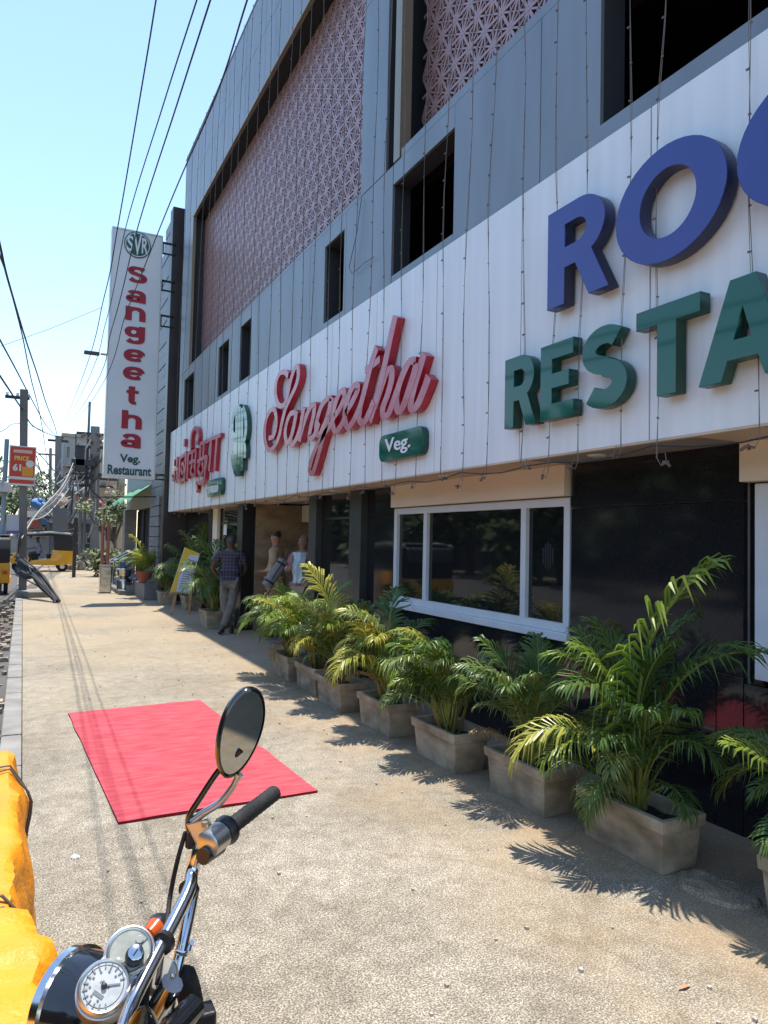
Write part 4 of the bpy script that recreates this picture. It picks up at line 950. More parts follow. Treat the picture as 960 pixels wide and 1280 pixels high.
    MB().bar((hmv.x-.022*k, hmv.y-.088*k, hmv.z-.047*k), (hmv.x+.022*k, hmv.y-.088*k, hmv.z-.047*k), .01*k, .012*k).build('mouth', mat('lip', (.10, .03, .025), .5), t, local=True)
    if tache: MB().bar((hmv.x-.024*k, hmv.y-.093*k, hmv.z-.034*k), (hmv.x+.024*k, hmv.y-.093*k, hmv.z-.034*k), .012*k, .012*k).build('moustache', M_hair, t, bevel=.003*k, local=True)
    t.rotation_euler.z = rz
    return t
# checked shirt
def plaid():
    m = mat('dark_checked_shirt', (.045, .038, .085), .8); t_ = m.node_tree; b = t_.nodes['Principled BSDF']
    g = t_.nodes.new('ShaderNodeTexCoord'); out = None; facs = []
    for ax in (0, 2):
        s_ = t_.nodes.new('ShaderNodeSeparateXYZ'); t_.links.new(g.outputs['Object'], s_.inputs[0])
        q = t_.nodes.new('ShaderNodeMath'); q.operation = 'MULTIPLY'; t_.links.new(s_.outputs[ax], q.inputs[0]); q.inputs[1].default_value = 17
        f_ = t_.nodes.new('ShaderNodeMath'); f_.operation = 'FRACT'; t_.links.new(q.outputs[0], f_.inputs[0])
        c_ = t_.nodes.new('ShaderNodeMath'); c_.operation = 'LESS_THAN'; t_.links.new(f_.outputs[0], c_.inputs[0]); c_.inputs[1].default_value = .22; facs.append(c_)
    mx = t_.nodes.new('ShaderNodeMath'); mx.operation = 'MAXIMUM'; t_.links.new(facs[0].outputs[0], mx.inputs[0]); t_.links.new(facs[1].outputs[0], mx.inputs[1])
    cm = t_.nodes.new('ShaderNodeMix'); cm.data_type = 'RGBA'; t_.links.new(mx.outputs[0], cm.inputs[0]); cm.inputs[6].default_value = (.022, .019, .038, 1); cm.inputs[7].default_value = (.085, .072, .11, 1)
    t_.links.new(cm.outputs[2], b.inputs['Base Color']); return m
person('man in a dark checked shirt and grey trousers standing with crossed legs outside the entrance', (3.34, 12.75, .0), radians(-20), 1.70,
       dict(re=(-.33, .05, 1.17), rw=(-.24, .14, 1.0), rh=(-.17, .15, .97), le=(.27, .06, 1.13), lw=(.18, .13, .98), lh=(.12, .15, .96), lk=(.04, -.06, .49), la=(-.09, -.14, .09), lf=(-.13, -.27, .035), rk=(-.09, .0, .49), ra=(.05, .05, .09), rf=(.06, -.10, .035), hm=(.0, -.03, 1.625)),
       mat('dark_skin', (.075, .038, .024), .45), plaid(), mat('grey_trousers', (.17, .155, .14), .8, n=(14, (.12, .11, .10), 3)), M_blackp, belly=1.1)
M_khaki = mat('khaki_uniform', (.40, .29, .18), .8, n=(10, (.34, .24, .15), 3))
person('man in a khaki shirt and trousers gesturing in the entrance doorway', (3.86, 11.75, .03), radians(-125), 1.76,
       dict(re=(-.26, -.02, 1.13), rw=(-.22, -.25, 1.06), rh=(-.21, -.34, 1.06), le=(.25, .04, 1.12), lw=(.26, .0, .87), lh=(.26, -.03, .78)), M_skin2, M_khaki, M_khaki, M_blackp, belly=1.15)
pp = person('person with a pale blue scarf and pink sleeve carrying a grey bag by the column', (3.98, 10.75, .03), radians(-55), 1.70,
       dict(re=(-.22, -.12, 1.2), rw=(-.12, -.26, 1.2), rh=(-.06, -.30, 1.22)), M_skin2, mat('pink_patterned_shirt', (.40, .30, .28), .8, n=(9, (.42, .10, .13), 3)), mat('beige_cloth', (.34, .27, .20), .85), M_blackp, hair=mat('greying_hair', (.16, .13, .12), .7, bump=.5, bscale=200), short=False, tache=False)
MB().grid(9, 14, lambda u, v: ((u-.5)*.24*(1-.3*v)+.02*sin(v*9), -.135-.05*sin(pi*u)-.02*v+.015*sin(u*14+v*5), 1.46-.48*v)).build('scarf', mat('pale_blue_scarf', (.42, .55, .66), .8, n=(9, (.55, .66, .74), 3)), pp, smooth=True, local=True, recalc=False)
bt = thing('rolled_bag', 'grey rolled bag with black ends held beside the person in the pale blue scarf', 'bag', (3.83, 10.9, 1.05))
a = PY(333, 733, 10.9); b = PY(355, 700, 10.9)
MB().tube([a, a.lerp(b, .03), a.lerp(b, .97), b], [.07, .088, .088, .07], 16).build('roll', mat('grey_canvas_roll', (.16, .16, .155), .8, n=(30, (.22, .22, .21), 3)), bt, smooth=True)
for u in (.12, .8): MB().tube([a.lerp(b, u), a.lerp(b, u+.07)], .092, 16).build('band', M_canvas, bt, smooth=True)
MB().tube([a.lerp(b, .2)+V((0, -.09, .03)), a.lerp(b, .8)+V((.05, -.09, .12)), b+V((.15, 0, .27))], .008, 6).build('strap', M_canvas, bt)

# ------------------------------------------------------------------ tarpaulin covered cart
tT = thing('covered_cart', 'cart covered by a bright yellow tarpaulin tied with cord at the kerb', 'cart', (-.4, 1.7, -.16))
SEC = [(2.83, -.02, .93), (2.80, .026, .955), (2.55, .03, .95), (2.34, .036, .95), (2.18, .042, .95), (2.03, .052, .945), (1.86, .036, .95), (1.72, .028, .95), (1.66, .026, .935), (1.60, .05, .95), (1.50, .082, .955), (1.42, .098, .95), (1.32, .075, .95), (1.22, .045, .96), (1.05, .03, .95), (.6, .03, .94), (.3, .02, .9)]
def tarpf(u, v):
    q = v*(len(SEC)-1); i_ = min(int(q), len(SEC)-2); f_ = q-i_; A_, B_ = SEC[i_], SEC[i_+1]
    yy = A_[0]+(B_[0]-A_[0])*f_; xe = A_[1]+(B_[1]-A_[1])*f_; zt = A_[2]+(B_[2]-A_[2])*f_
    s_ = u*2.1
    low = 1 if yy < 1.62 else 0
    if s_ < 1.0:
        x = -.95+(xe+.95-.03)*s_; z = zt+.012*noise.noise(V((x*5, yy*5, 0)))
    else:
        d = (s_-1.0)/1.1; x = xe+.035*sin(min(1, d*5)*pi/2)-.03+.02*noise.noise(V((d*5, yy*7, 3)))*(1+2*low*d)+.05*d*noise.noise(V((yy*5, 1, d*2)))
        z = zt-.01-(zt+.02)*d**1.0
    wr = .014*noise.noise(V((x*9, yy*9, z*9)))+.010*(.5-abs(noise.noise(V((x*16+yy*7, yy*15, z*9)))))+.004*(.5-abs(noise.noise(V((x*40, yy*34+x*20, z*30)))))
    if low: wr += .03*noise.noise(V((yy*8, z*6, 4)))
    return (x+wr*(s_ >= 1), yy+.3*wr, z+wr*.8)
MB().grid(150, 260, tarpf).build('tarpaulin', M_tarp, tT, smooth=True, recalc=False)
MB().grid(30, 20, lambda u, v: (-.95+(.95)*u+.0, 2.83+.01*noise.noise(V((u*6, v*6, 0))), .93-.93*v)).build('tarpaulin_end', M_tarp, tT, smooth=True, recalc=False)
MB().box(-.9, -.05, .4, 2.75, .25, .86).build('cart_box', M_wood, tT)
for yy in (.8, 2.3): MB().lathe([(.001, -.04), (.3, -.04), (.3, .04), (.001, .04)], (-.5, yy, .14), (1, 0, 0), 20).build('wheel', M_rubber, tT)
def sec_v(yy):
    for i_ in range(len(SEC)-1):
        if SEC[i_][0] >= yy >= SEC[i_+1][0]: return (i_+(SEC[i_][0]-yy)/(SEC[i_][0]-SEC[i_+1][0]))/(len(SEC)-1)
for yy in (2.60, 2.57, 1.70, 1.655):
    pts = []
    for k_ in range(40):
        u_ = .06+.80*k_/39; p_ = V(tarpf(u_, sec_v(yy+.008*sin(k_*.5)))); pts.append(p_+(V((.004, 0, .010)) if u_*2.1 < 1 else V((.010, 0, 0))))
    MB().tube(pts, .0035, 5).build('cord', mat('tie_cord', (.12, .10, .07), .8), tT, smooth=True)

# ------------------------------------------------------------------ motorcycle (faces away to the road, handlebar runs to the right)
GE = PZ(342, 992, 1.20); GI = PZ(280, 1040, 1.185); ST = V((.19, 1.09, 1.06))
tM = thing('motorcycle', 'black motorcycle with chrome handlebar, round mirror and twin dials parked in the foreground', 'motorcycle', (.35, .85, 0))
bend1 = PZ(252, 1058, 1.17); bend2 = PZ(240, 1090, 1.13); low1 = PZ(233, 1120, 1.11); low2 = PZ(172, 1240, 1.04); low3 = PZ(150, 1300, 1.03)
bar_ = catmull([GE, GI, bend1, bend2, low1, low2, low3], 6)
MB().tube(bar_, .0112, 14).build('handlebar', M_chrome, tM, smooth=True)
# lower brace tube running beside it
MB().tube(catmull([PZ(243, 1110, 1.08), PZ(232, 1165, 1.03), PZ(214, 1240, .96), PZ(205, 1290, .93)], 5), .010, 10).build('brace_tube', M_chrome, tM, smooth=True)
gd = (GE-GI).normalized()
grip = MB(); gp = [GI.lerp(GE, -.02+1.04*k/24) for k in range(25)]; grip.tube(gp, [.0145+(.001 if k % 2 else 0)+(.003 if k in (0, 1) else 0) for k in range(25)], 16); grip.build('grip', M_rubber, tM, smooth=True)
# switch housing with two rings
def along(u): return GI+gd*u
MB().tube([along(-.005), along(.004), along(.010), along(.015)], [.02, .026, .026, .02], 18).build('throttle_ring', M_blackp, tM, smooth=True)
MB().tube([along(-.052), along(-.048), along(-.012), along(-.006)], [.017, .0225, .0235, .018], 18).build('switch_housing', M_alu, tM, smooth=True)
MB().tube([along(-.060)-V((0, 0, .014)), along(-.012)-V((0, 0, .018))], .014, 10).build('switch_box', M_blackp, tM, smooth=True)
fwd = V((-.707, .707, 0)); side = V((.707, .707, 0))
def PWp(px, py, ref, dz=0): return PW(px, py, (ref-CO).dot(fw)+dz)
# lever bracket and lever
pv = PWp(243, 1032, GI); hb_ = PWp(236, 1052, GI)
MB().add([PWp(232, 1030, GI, -.01), PWp(262, 1022, GI, -.01), PWp(268, 1045, GI, -.01), PWp(248, 1062, GI, -.01)]+[PWp(232, 1030, GI, .015), PWp(262, 1022, GI, .015), PWp(268, 1045, GI, .015), PWp(248, 1062, GI, .015)], [(0, 1, 2, 3), (7, 6, 5, 4), (0, 4, 5, 1), (1, 5, 6, 2), (2, 6, 7, 3), (3, 7, 4, 0)]).build('lever_bracket', M_alu, tM, bevel=.003)
lv = catmull([PWp(240, 1027, GI), PWp(255, 1016, GI), PWp(275, 1003, GI), PWp(290, 985, GI), PWp(297, 971, GI)], 6); n_ = len(lv)
MB().tube(lv, [.0075-.0025*(k/n_) for k in range(n_)], 10).tube([lv[-1], lv[-1]+(lv[-1]-lv[-2]).normalized()*.006], .0085, 10).build('brake_lever', M_alu, tM, smooth=True)
MB().lathe([(.001, -.004), (.006, -.004), (.006, .004), (.001, .005)], PWp(256, 1030, GI, -.02), (0, 0, 1), 12).build('pivot_bolt', M_bronze, tM)
# mirror stalk and mirror
mc = PWp(302, 916, GI, 0.0)
MB().tube(catmull([PWp(243, 1052, GI), PWp(237, 1040, GI), PWp(236, 1022, GI), PWp(250, 998, GI), PWp(276, 960, GI), mc-V((0, 0, .03))+fwd*.0], 6), .0055, 10).build('mirror_stalk', M_blackpaint, tM, smooth=True)
MB().lathe([(.006, -.014), (.010, -.012), (.010, .012), (.006, .014)], PWp(239, 1050, GI), (0, 0, 1), 6).build('mirror_nut', M_blackp, tM)
# mirror: oval tilted 20 deg in the picture, facing back to the rider
mn = (-fw*.80+rt*.62-up*.02).normalized()
mu = (up*cos(radians(22))+rt*sin(radians(22))); mu = (mu-mn*mu.dot(mn)).normalized(); mr_ = mu.cross(mn)
def moval(k, n, s, d): 
    a = 2*pi*k/n; wx = .040*(1+.10*sin(a)); return mc + mr_*(cos(a)*wx*s) + mu*(sin(a)*.077*s) + mn*d
rings = [(1.0, 0.0), (1.04, -.004), (1.03, -.012), (.8, -.028), (.3, -.036)]
vs = [moval(k, 40, s_, d_) for s_, d_ in [(.94, .001)]+rings for k in range(40)]
fs = [(i_*40+k, i_*40+(k+1) % 40, (i_+1)*40+(k+1) % 40, (i_+1)*40+k) for i_ in range(5) for k in range(40)]+[tuple(range(5*40, 6*40))]
MB().add(vs, fs).build('mirror_shell', M_blackpaint, tM, smooth=True)
MB().add([moval(k, 40, .945, -.001) for k in range(40)], [tuple(range(40))]).build('mirror_glass', mat('mirror_glass', (.40, .41, .39), .03, metal=1.0), tM, recalc=False)
# headlamp bowl, instruments
hc = PZ(116, 1262, .965)
fd = (fwd-V((0, 0, .12))).normalized()
MB().lathe([(.001, -.08), (.03, -.077), (.055, -.06), (.073, -.03), (.079, .01), (.081, .03)], hc, fd, 36).build('headlamp_bowl', M_blackpaint, tM, smooth=True)
MB().lathe([(.079, .028), (.086, .032), (.086, .046), (.077, .055), (.072, .053)], hc, fd, 36, False).build('headlamp_rim', M_chrome, tM, smooth=True)
MB().lathe([(.001, .068), (.045, .064), (.074, .052)], hc, fd, 36).build('headlamp_lens', M_glass, tM, smooth=True)
sp = PZ(130, 1236, 1.045); kp = PZ(162, 1190, 1.045)
dn = ((CO-sp).normalized()*.9+V((0, 0, .30))).normalized()
kr = ray(162, 1190); kp = CO+kr*((sp-CO).dot(dn)/kr.dot(dn)); ax1 = (kp-sp); ax1 = (ax1-dn*ax1.dot(dn)).normalized(); ax2 = dn.cross(ax1)
def dial(nm, c, r1, h0, h1, m_, parent=tM, n=36, bv=.003): return MB().lathe([(r1-.002, h0), (r1, h0+.002), (r1, h1-bv), (r1-bv, h1), (r1-bv-.002, h1-.001), (r1-bv-.002, h0)], c, dn, n, False).build(nm, m_, parent, smooth=True)
# cluster housing: figure-eight plate extruded
def eight(s_):
    d = (kp-sp).length; r1, r2 = .039*s_, .037*s_
    a = [(r1*cos(radians(q)), r1*sin(radians(q))) for q in range(50, 311, 10)]
    b = [(d+r2*cos(radians(q)), r2*sin(radians(q))) for q in range(-130, 131, 10)]
    return a+b
for nm, s0_, z0_, z1_, m_ in (('instrument_housing', 1.0, -.045, .0, M_alu), ('instrument_plate', .93, .0, .005, mat('silver_grey_plate', (.40, .40, .38), .35, metal=.5))):
    MB().prism(eight(s0_), lambda x, y_: sp+ax1*x+ax2*y_+dn*z0_, lambda x, y_: sp+ax1*x+ax2*y_+dn*z1_).build(nm, m_, tM, bevel=.002)
dial('speedometer_rim', sp, .036, .004, .015, M_alu)
MB().lathe([(.001, .010), (.031, .010), (.031, .0125), (.0305, .0127), (.001, .0127)], sp, dn, 32).build('speedometer_face', mat('pale_dial_face', (.48, .50, .49), .25, n=(60, (.36, .38, .38), 2)), tM)
tk = MB()
for k in range(15):
    a = radians(-40+k*19); d_ = ax1*cos(a)+ax2*sin(a); tk.bar(sp+d_*.022+dn*.0135, sp+d_*.029+dn*.0135, .0018, .0012, dn)
tk.bar(sp+dn*.0136, sp+dn*.0136+(ax1*.6-ax2*.8)*.022, .0022, .0014, dn)
tk.build('dial_marks', mat('dial_print_grey', (.16, .16, .16), .6), tM)
put = text_mesh('km/h', 'dial_text', 0, .0005)
for v_ in put.vertices: v_.co = sp + (-ax2*(v_.co.x-1.0)*-.008 + ax1*(v_.co.y)*.008)*1.0 + dn*.0134 - off(tM)
put.materials.append(M_blackp); o = bpy.data.objects.new('dial_text', put); COL.objects.link(o); o.parent = tM
dial('cluster_rim', kp, .033, .004, .010, M_alu)
MB().lathe([(.001, .006), (.0305, .006), (.0305, .008), (.001, .008)], kp, dn, 30).build('cluster_face', mat('olive_grey_dial', (.33, .34, .29), .35, n=(70, (.26, .27, .23), 2)), tM)
rg = MB()
rg.lathe([(.0262, .0126), (.0268, .0134), (.0274, .0126)], sp, dn, 30, False); rg.build('dial_ring', M_blackp, tM)
nm_ = MB()
for k in range(7):
    a = radians(-20+k*36); d_ = ax1*cos(a)+ax2*sin(a); c_ = sp+d_*.0185+dn*.0135; nm_.bar(c_-ax1*.0015, c_+ax1*.0015, .0012, .0008, dn); nm_.bar(c_+ax2*.0016-ax1*.0012, c_+ax2*.0016+ax1*.0012, .0008, .0008, dn)
nm_.build('dial_numerals', MATS['dial_print_grey'], tM)
for q in (sp-ax1*.012, ): MB().bar(q-ax2*.008+dn*.0133, q+ax2*.008+dn*.0133, .005, .0008, dn).build('odometer', MATS['dial_print_grey'], tM)
MB().lathe([(.001, .0), (.0045, .001), (.0035, .004), (.001, .0045)], sp+dn*.0135, dn, 12).build('needle_hub', M_blackp, tM)
dv = MB(); dv.bar(kp+ax1*.026-ax2*.012+dn*.0085, kp-ax1*.024-ax2*.002+dn*.0085, .001, .0008, dn); dv.build('panel_line', M_blackp, tM)
kk = kp-ax2*.012-ax1*.004
MB().lathe([(.0135, .006), (.0135, .020), (.012, .021)], kk, dn, 24).build('key_bezel', M_blackp, tM, smooth=True)
MB().lathe([(.011, .018), (.011, .027), (.0095, .028)], kk+ax1*.002, dn, 24).build('ignition_lock', M_chrome, tM, smooth=True)
MB().bar(kk+dn*.0285-ax1*.004, kk+dn*.0285+ax1*.006, .002, .001, dn).build('key_slot', M_blackp, tM)
for q, r_ in ((kp+ax1*.018-ax2*.003, .006), (kp-ax1*.020+ax2*.004, .0062)): MB().lathe([(r_, .006), (r_, .0095), (r_*.8, .0105)], q, dn, 16).build('warning_lamp', mat('dull_lamp_lens', (.30, .31, .28), .2, coat=.5), tM, smooth=True)
# clamps
for px_, py_, zz in ((236, 1112, 1.11), (205, 1178, 1.075)):
    c_ = PZ(px_, py_, zz); MB().tube([c_-side*.005, c_+side*.005], .017, 14).build('clamp_band', M_blackp, tM, smooth=True)
# cables
MB().tube(catmull([PWp(232, 1040, GI), PWp(222, 1075, GI), PWp(213, 1118, GI), PWp(207, 1160, GI, -.05), PWp(190, 1200, GI, -.12), PWp(182, 1260, GI, -.2)], 6), .0042, 8).build('cable', M_rubber, tM, smooth=True)
MB().tube(catmull([PWp(231, 1118, GI), PWp(212, 1150, GI, -.04), PWp(206, 1175, GI, -.08), PWp(196, 1230, GI, -.15)], 6), .0036, 8).build('cable', M_rubber, tM, smooth=True)
# orange indicator
ic = PZ(196, 1160, .95)
MB().lathe([(.001, -.026), (.012, -.022), (.019, -.006), (.021, .0)], ic-side*.004, side, 20).build('indicator_lens', M_orange, tM, smooth=True)
MB().lathe([(.021, .0), (.024, .012), (.016, .030), (.006, .045)], ic-side*.004, side, 20).build('indicator_body', M_blackp, tM, smooth=True)
# oval chrome cap and hook by the stem
cp_ = PZ(202, 1220, 1.0)
MB().lathe([(.001, .012), (.022, .011), (.026, .004), (.026, -.02)], cp_, dn, 28).build('stem_cap', mat('cream_cap', (.42, .40, .33), .3, metal=.4), tM, smooth=True)
MB().tube(catmull([PZ(222, 1190, 1.03), PZ(233, 1192, 1.035), PZ(238, 1180, 1.045), PZ(240, 1178, 1.05)], 4), .004, 8).build('hook', M_chrome, tM, smooth=True)
# master-switch cluster under the bar at lower right
MB().tube(catmull([PZ(228, 1215, .98), PZ(236, 1240, .94), PZ(242, 1275, .90)], 5), [.014]+[.02]*9+[.016], 14).build('rubber_boot', M_rubber, tM, smooth=True)
MB().box(-.02, .02, -.018, .018, -.015, .015).build('junction_block', M_blackp, tM, bevel=.004, local=True).location = PZ(252, 1272, .93)-off(tM)
# second mirror back in the lower corner, pointed shell
m2 = PZ(182, 1268, 1.10)
def leafshape(u, v):
    a = u*2*pi; s_ = sin(pi*min(v*1.0, 1)); L_ = .085
    return m2 + mu*(v-.62)*.14 + (mr_*cos(a)*.026+mn*sin(a)*.012)*(v**.6*(1-v)**.35*1.6)
m2u = (PZ(181, 1243, 1.14)-PZ(178, 1300, 1.05)).normalized()
def shell2(u, v):
    a = u*2*pi; prof = (max(1e-3, 1-v))**.55*(min(1, .35+v*2.2)); x = mr_*cos(a)*.030*prof+mn*sin(a)*.016*prof
    return PZ(178, 1300, 1.05)+m2u*v*.082+x
MB().grid(25, 12, shell2).build('second_mirror_back', M_blackpaint, tM, smooth=True, recalc=False)
# stem, fork, wheel, tank, seat, engine, rear wheel (mostly below and left of the frame)
head = ST-V((0, 0, .05)); wheel_f = V((ST.x, ST.y, 0))+fwd*.42; wheel_r = V((ST.x, ST.y, 0))-fwd*.86
for sg in (-1, 1): MB().tube([head+side*.08*sg+fwd*.02, V((wheel_f.x, wheel_f.y, .31))+side*.08*sg], .018, 10).build('fork', M_chrome, tM, smooth=True)
MB().tube([head-side*.11-V((0, 0, .05)), head+side*.11-V((0, 0, .05))], .02, 10).build('fork_yoke', M_blackpaint, tM, smooth=True)
for wc in (wheel_f, wheel_r):
    c_ = V((wc.x, wc.y, .31)); t_ = MB(); t_.tube([c_+(fwd*cos(a_)+V((0, 0, 1))*sin(a_))*.275 for a_ in [2*pi*k/36 for k in range(37)]], .038, 10, False); wh = t_.build('wheel', M_rubber, tM, smooth=True)
    q = MB().lathe([(.03, -.06), (.03, .06)], c_, side, 14)
    for k in range(18): a_ = 2*pi*k/18; q.tube([c_+side*(.03 if k % 2 else -.03), c_+(fwd*cos(a_)+V((0, 0, 1))*sin(a_))*.245], .002, 4)
    q.tube([c_+(fwd*cos(a_)+V((0, 0, 1))*sin(a_))*.245 for a_ in [2*pi*k/36 for k in range(37)]], .012, 6, False); q.build('rim', M_chrome, wh, smooth=True)
def loc(f_, s_, z_): return V((ST.x, ST.y, 0))-fwd*f_+side*s_+V((0, 0, z_))
skin_obj('fuel_tank', [(*(loc(.12, 0, .84)-off(tM)), (.08, .06)), (*(loc(.27, 0, .87)-off(tM)), (.13, .10)), (*(loc(.45, 0, .83)-off(tM)), (.09, .07))], [(0, 1), (1, 2)], M_blackpaint, tM)
skin_obj('seat', [(*(loc(.50, 0, .80)-off(tM)), (.10, .05)), (*(loc(.75, 0, .80)-off(tM)), (.13, .05)), (*(loc(1.05, 0, .84)-off(tM)), (.11, .045))], [(0, 1), (1, 2)], M_rubber, tM)
MB().bar(loc(.15, 0, .45), loc(.50, 0, .40), .22, .26).build('engine', M_alu, tM, bevel=.03)
MB().tube([loc(.08, 0, .82), loc(.22, 0, .25), loc(.6, 0, .25), loc(.86, 0, .31)], .02, 8).build('frame', M_blackpaint, tM, smooth=True)
MB().tube([loc(.3, .13, .35), loc(.5, .15, .22), loc(1.0, .15, .3)], [.02, .03, .04], 10).build('exhaust', M_chrome, tM, smooth=True)
MB().bar(loc(.5, -.1, .3), loc(.45, -.28, .0), .025).build('side_stand', M_blackp, tM)

# ------------------------------------------------------------------ autorickshaws
def auto(label, loc_, rz, drv=False):
    """local: front points +Y, width 1.3, length 2.7"""
    t = thing('autorickshaw', label, 'autorickshaw', (0, 0, 0), 'yellow autorickshaws')
    # rear tub
    prof = [(-1.3, .35), (-1.28, .95), (-.45, .98), (-.35, .60), (.45, .50), (.55, .32), (-.6, .28)]
    b_ = MB().prism(prof, lambda y_, z_: (-.64, y_, z_), lambda y_, z_: (.64, y_, z_)).build('body', M_autoy, t, bevel=.03, smooth=True)
    nose = MB().prism([(.55, .30), (.50, .60), (.78, 1.05), (.98, .98), (1.28, .55), (1.25, .35)], lambda y_, z_: (-.38+(y_-.5)*.16, y_, z_), lambda y_, z_: (.38-(y_-.5)*.16, y_, z_)).build('nose', M_autoy, t, bevel=.03, smooth=True)
    cn = [(-1.26, .96), (-1.32, 1.35), (-1.22, 1.66), (-1.0, 1.76), (.45, 1.76), (.68, 1.68), (.62, 1.60), (-.45, 1.62), (-.52, 1.0)]
    MB().prism(cn, lambda y_, z_: (-.63, y_, z_), lambda y_, z_: (.63, y_, z_)).build('canopy', M_canvas, t, bevel=.03, smooth=True)
    MB().tube([(-.66, -1.15, 1.72), (-.66, -.3, 1.78), (-.66, .62, 1.70)], .05, 8).tube([(.66, -1.15, 1.72), (.66, -.3, 1.78), (.66, .62, 1.70)], .05, 8).box(-.6, .6, -1.1, .62, 1.765, 1.80).build('roof_roll', mat('grey_canvas', (.30, .30, .29), .8, bump=.3, bscale=20), t, smooth=True)
    for sx_ in (-1, 1):
        MB().bar((sx_*.42, .80, 1.02), (sx_*.56, .62, 1.68), .04).build('windscreen_post', M_blackp, t)
        w_ = MB().lathe([(.001, -.055), (.17, -.055), (.23, -.04), (.23, .04), (.17, .055), (.001, .055)], (sx_*.55, -.85, .23), (1, 0, 0), 22).build('wheel', M_rubber, t, smooth=True)
        MB().lathe([(.001, -.062), (.10, -.06), (.11, -.05), (.11, .05), (.10, .06), (.001, .062)], (sx_*.55, -.85, .23), (1, 0, 0), 16).build('hub', M_alu, w_)
        MB().prism([(-1.14, .33), (-1.05, .52), (-.85, .58), (-.65, .52), (-.56, .33), (-.62, .33), (-.7, .47), (-.85, .51), (-1.0, .47), (-1.08, .33)], lambda y_, z_: (sx_*.645, y_, z_), lambda y_, z_: (sx_*.675, y_, z_)).build('mudguard', M_autoy, t)
        MB().box(sx_*.5-.06, sx_*.5+.06, -1.325, -1.30, .62, .72).build('tail_lamp', mat('red_lamp_lens', (.5, .02, .01), .2), t)
    MB().lathe([(.001, -.05), (.2, -.05), (.22, 0), (.2, .05), (.001, .05)], (0, 1.0, .22), (1, 0, 0), 20).build('wheel', M_rubber, t, smooth=True)
    MB().box(-.55, .55, -.62, -.2, .60, .78).build('seat', M_rubber, t, bevel=.03)
    MB().box(-.25, .25, .15, .42, .50, .80).build('driver_seat', M_rubber, t, bevel=.03)
    MB().lathe([(.001, .0), (.09, 0), (.10, .03), (.001, .05)], (0, 1.15, .80), (0, 1, .2), 16).build('headlamp', M_chrome, t, smooth=True)
    MB().box(-.25, .25, -1.335, -1.315, .42, .52).build('number_plate', mat('yellow_plate', (.7, .5, .05), .5), t)
    t.rotation_euler.z = rz; t.location = loc_
    return t
a1 = auto('yellow autorickshaw with black hood seen from the side beyond the pole', (.82, 36.6, -.02), radians(90))
person('driver in a pale shirt sitting in the autorickshaw seen from the side', (.45, 36.55, -.10), radians(-90), 1.62,
       dict(pel=(0, .25, .93), wai=(0, .27, 1.06), lk=(.12, -.12, .95), la=(.12, -.14, .55), lf=(.12, -.28, .50), rk=(-.12, -.12, .95), ra=(-.12, -.14, .55), rf=(-.12, -.28, .50), lhip=(.09, .2, .92), rhip=(-.09, .2, .92), che=(0, .25, 1.28), sho=(0, .22, 1.42), nec=(0, .2, 1.5), hb=(0, .2, 1.56), hm=(0, .18, 1.63), ht=(0, .2, 1.695), ls=(.19, .2, 1.4), rs=(-.19, .2, 1.4), le=(.22, .05, 1.2), re=(-.22, .05, 1.2), lw=(.15, -.2, 1.15), rw=(-.15, -.2, 1.15), lh=(.13, -.28, 1.15), rh=(-.13, -.28, 1.15)), M_skin, mat('pale_violet_shirt', (.30, .28, .36), .8), mat('dark_trousers', (.04, .045, .06), .8), M_blackp)
auto('yellow autorickshaw with black hood seen from behind at the left edge', (-.98, 25.6, -.15), radians(2))
auto('nearest yellow autorickshaw, only its side showing at the left edge', (-1.12, 16.4, -.15), radians(2))

# ------------------------------------------------------------------ poles, poster, cables
bp_ = PZ(25, 745, 0); tpz = PY(30, 487, 21.9)
tP = thing('utility_pole', 'leaning grey concrete utility pole carrying the red poster', 'utility pole', (.05, 21.9, 0))
MB().bar((.06, 21.9, 0), (tpz.x, 21.9, tpz.z), .20, .18).build('shaft', M_pole, tP, bevel=.02)
MB().box(tpz.x-.45, tpz.x+.15, 21.84, 21.9, tpz.z-.28, tpz.z-.20).build('crossarm', M_wire, tP)
for xx in (-.4, -.15, .1): MB().lathe([(.02, 0), (.045, .02), (.03, .05), (.045, .08), (.02, .11)], (tpz.x+xx, 21.87, tpz.z-.2), n=10).build('insulator', M_wtext, tP, smooth=True)
tag(MB().box(-.12, .75, 21.2, 22.4, 0, .16).build('concrete_block', M_kerb, bevel=.04), 'low round edged concrete base at the foot of the leaning pole', 'concrete base')
# poster
q = [PY(10, 608-2, 21.7), PY(43, 608, 21.7), PY(46, 559, 21.7), PY(12, 556, 21.7)]
tQ = thing('price_poster', 'red and white price poster fixed to the leaning pole', 'poster', (q[0].x, 21.7, q[0].z))
def qp(u, v, dy=0): p_ = q[0].lerp(q[1], u).lerp(q[3].lerp(q[2], u), v); return p_+V((0, dy, 0))
def qrect(nm, u0, u1, v0, v1, m_, dy, t_=.01):
    a = [qp(u0, v0, dy), qp(u1, v0, dy), qp(u1, v1, dy), qp(u0, v1, dy)]
    return MB().add(a+[p_+V((0, t_, 0)) for p_ in a], [(0, 1, 2, 3), (7, 6, 5, 4), (0, 4, 5, 1), (1, 5, 6, 2), (2, 6, 7, 3), (3, 7, 4, 0)]).build(nm, m_, tQ)
M_pred = mat('poster_red', (.55, .045, .015), .5); M_pyel = mat('poster_orange', (.75, .30, .02), .5); M_pwh = mat('poster_white', (.68, .66, .64), .5)
qrect('board', 0, 1, 0, 1, M_pwh, 0, .02); qrect('red_print', .04, .96, .22, .97, M_pred, -.004); qrect('yellow_print', .50, .92, .24, .48, M_pyel, -.008); qrect('bottom_band', .03, .97, .05, .15, M_pred, -.004)
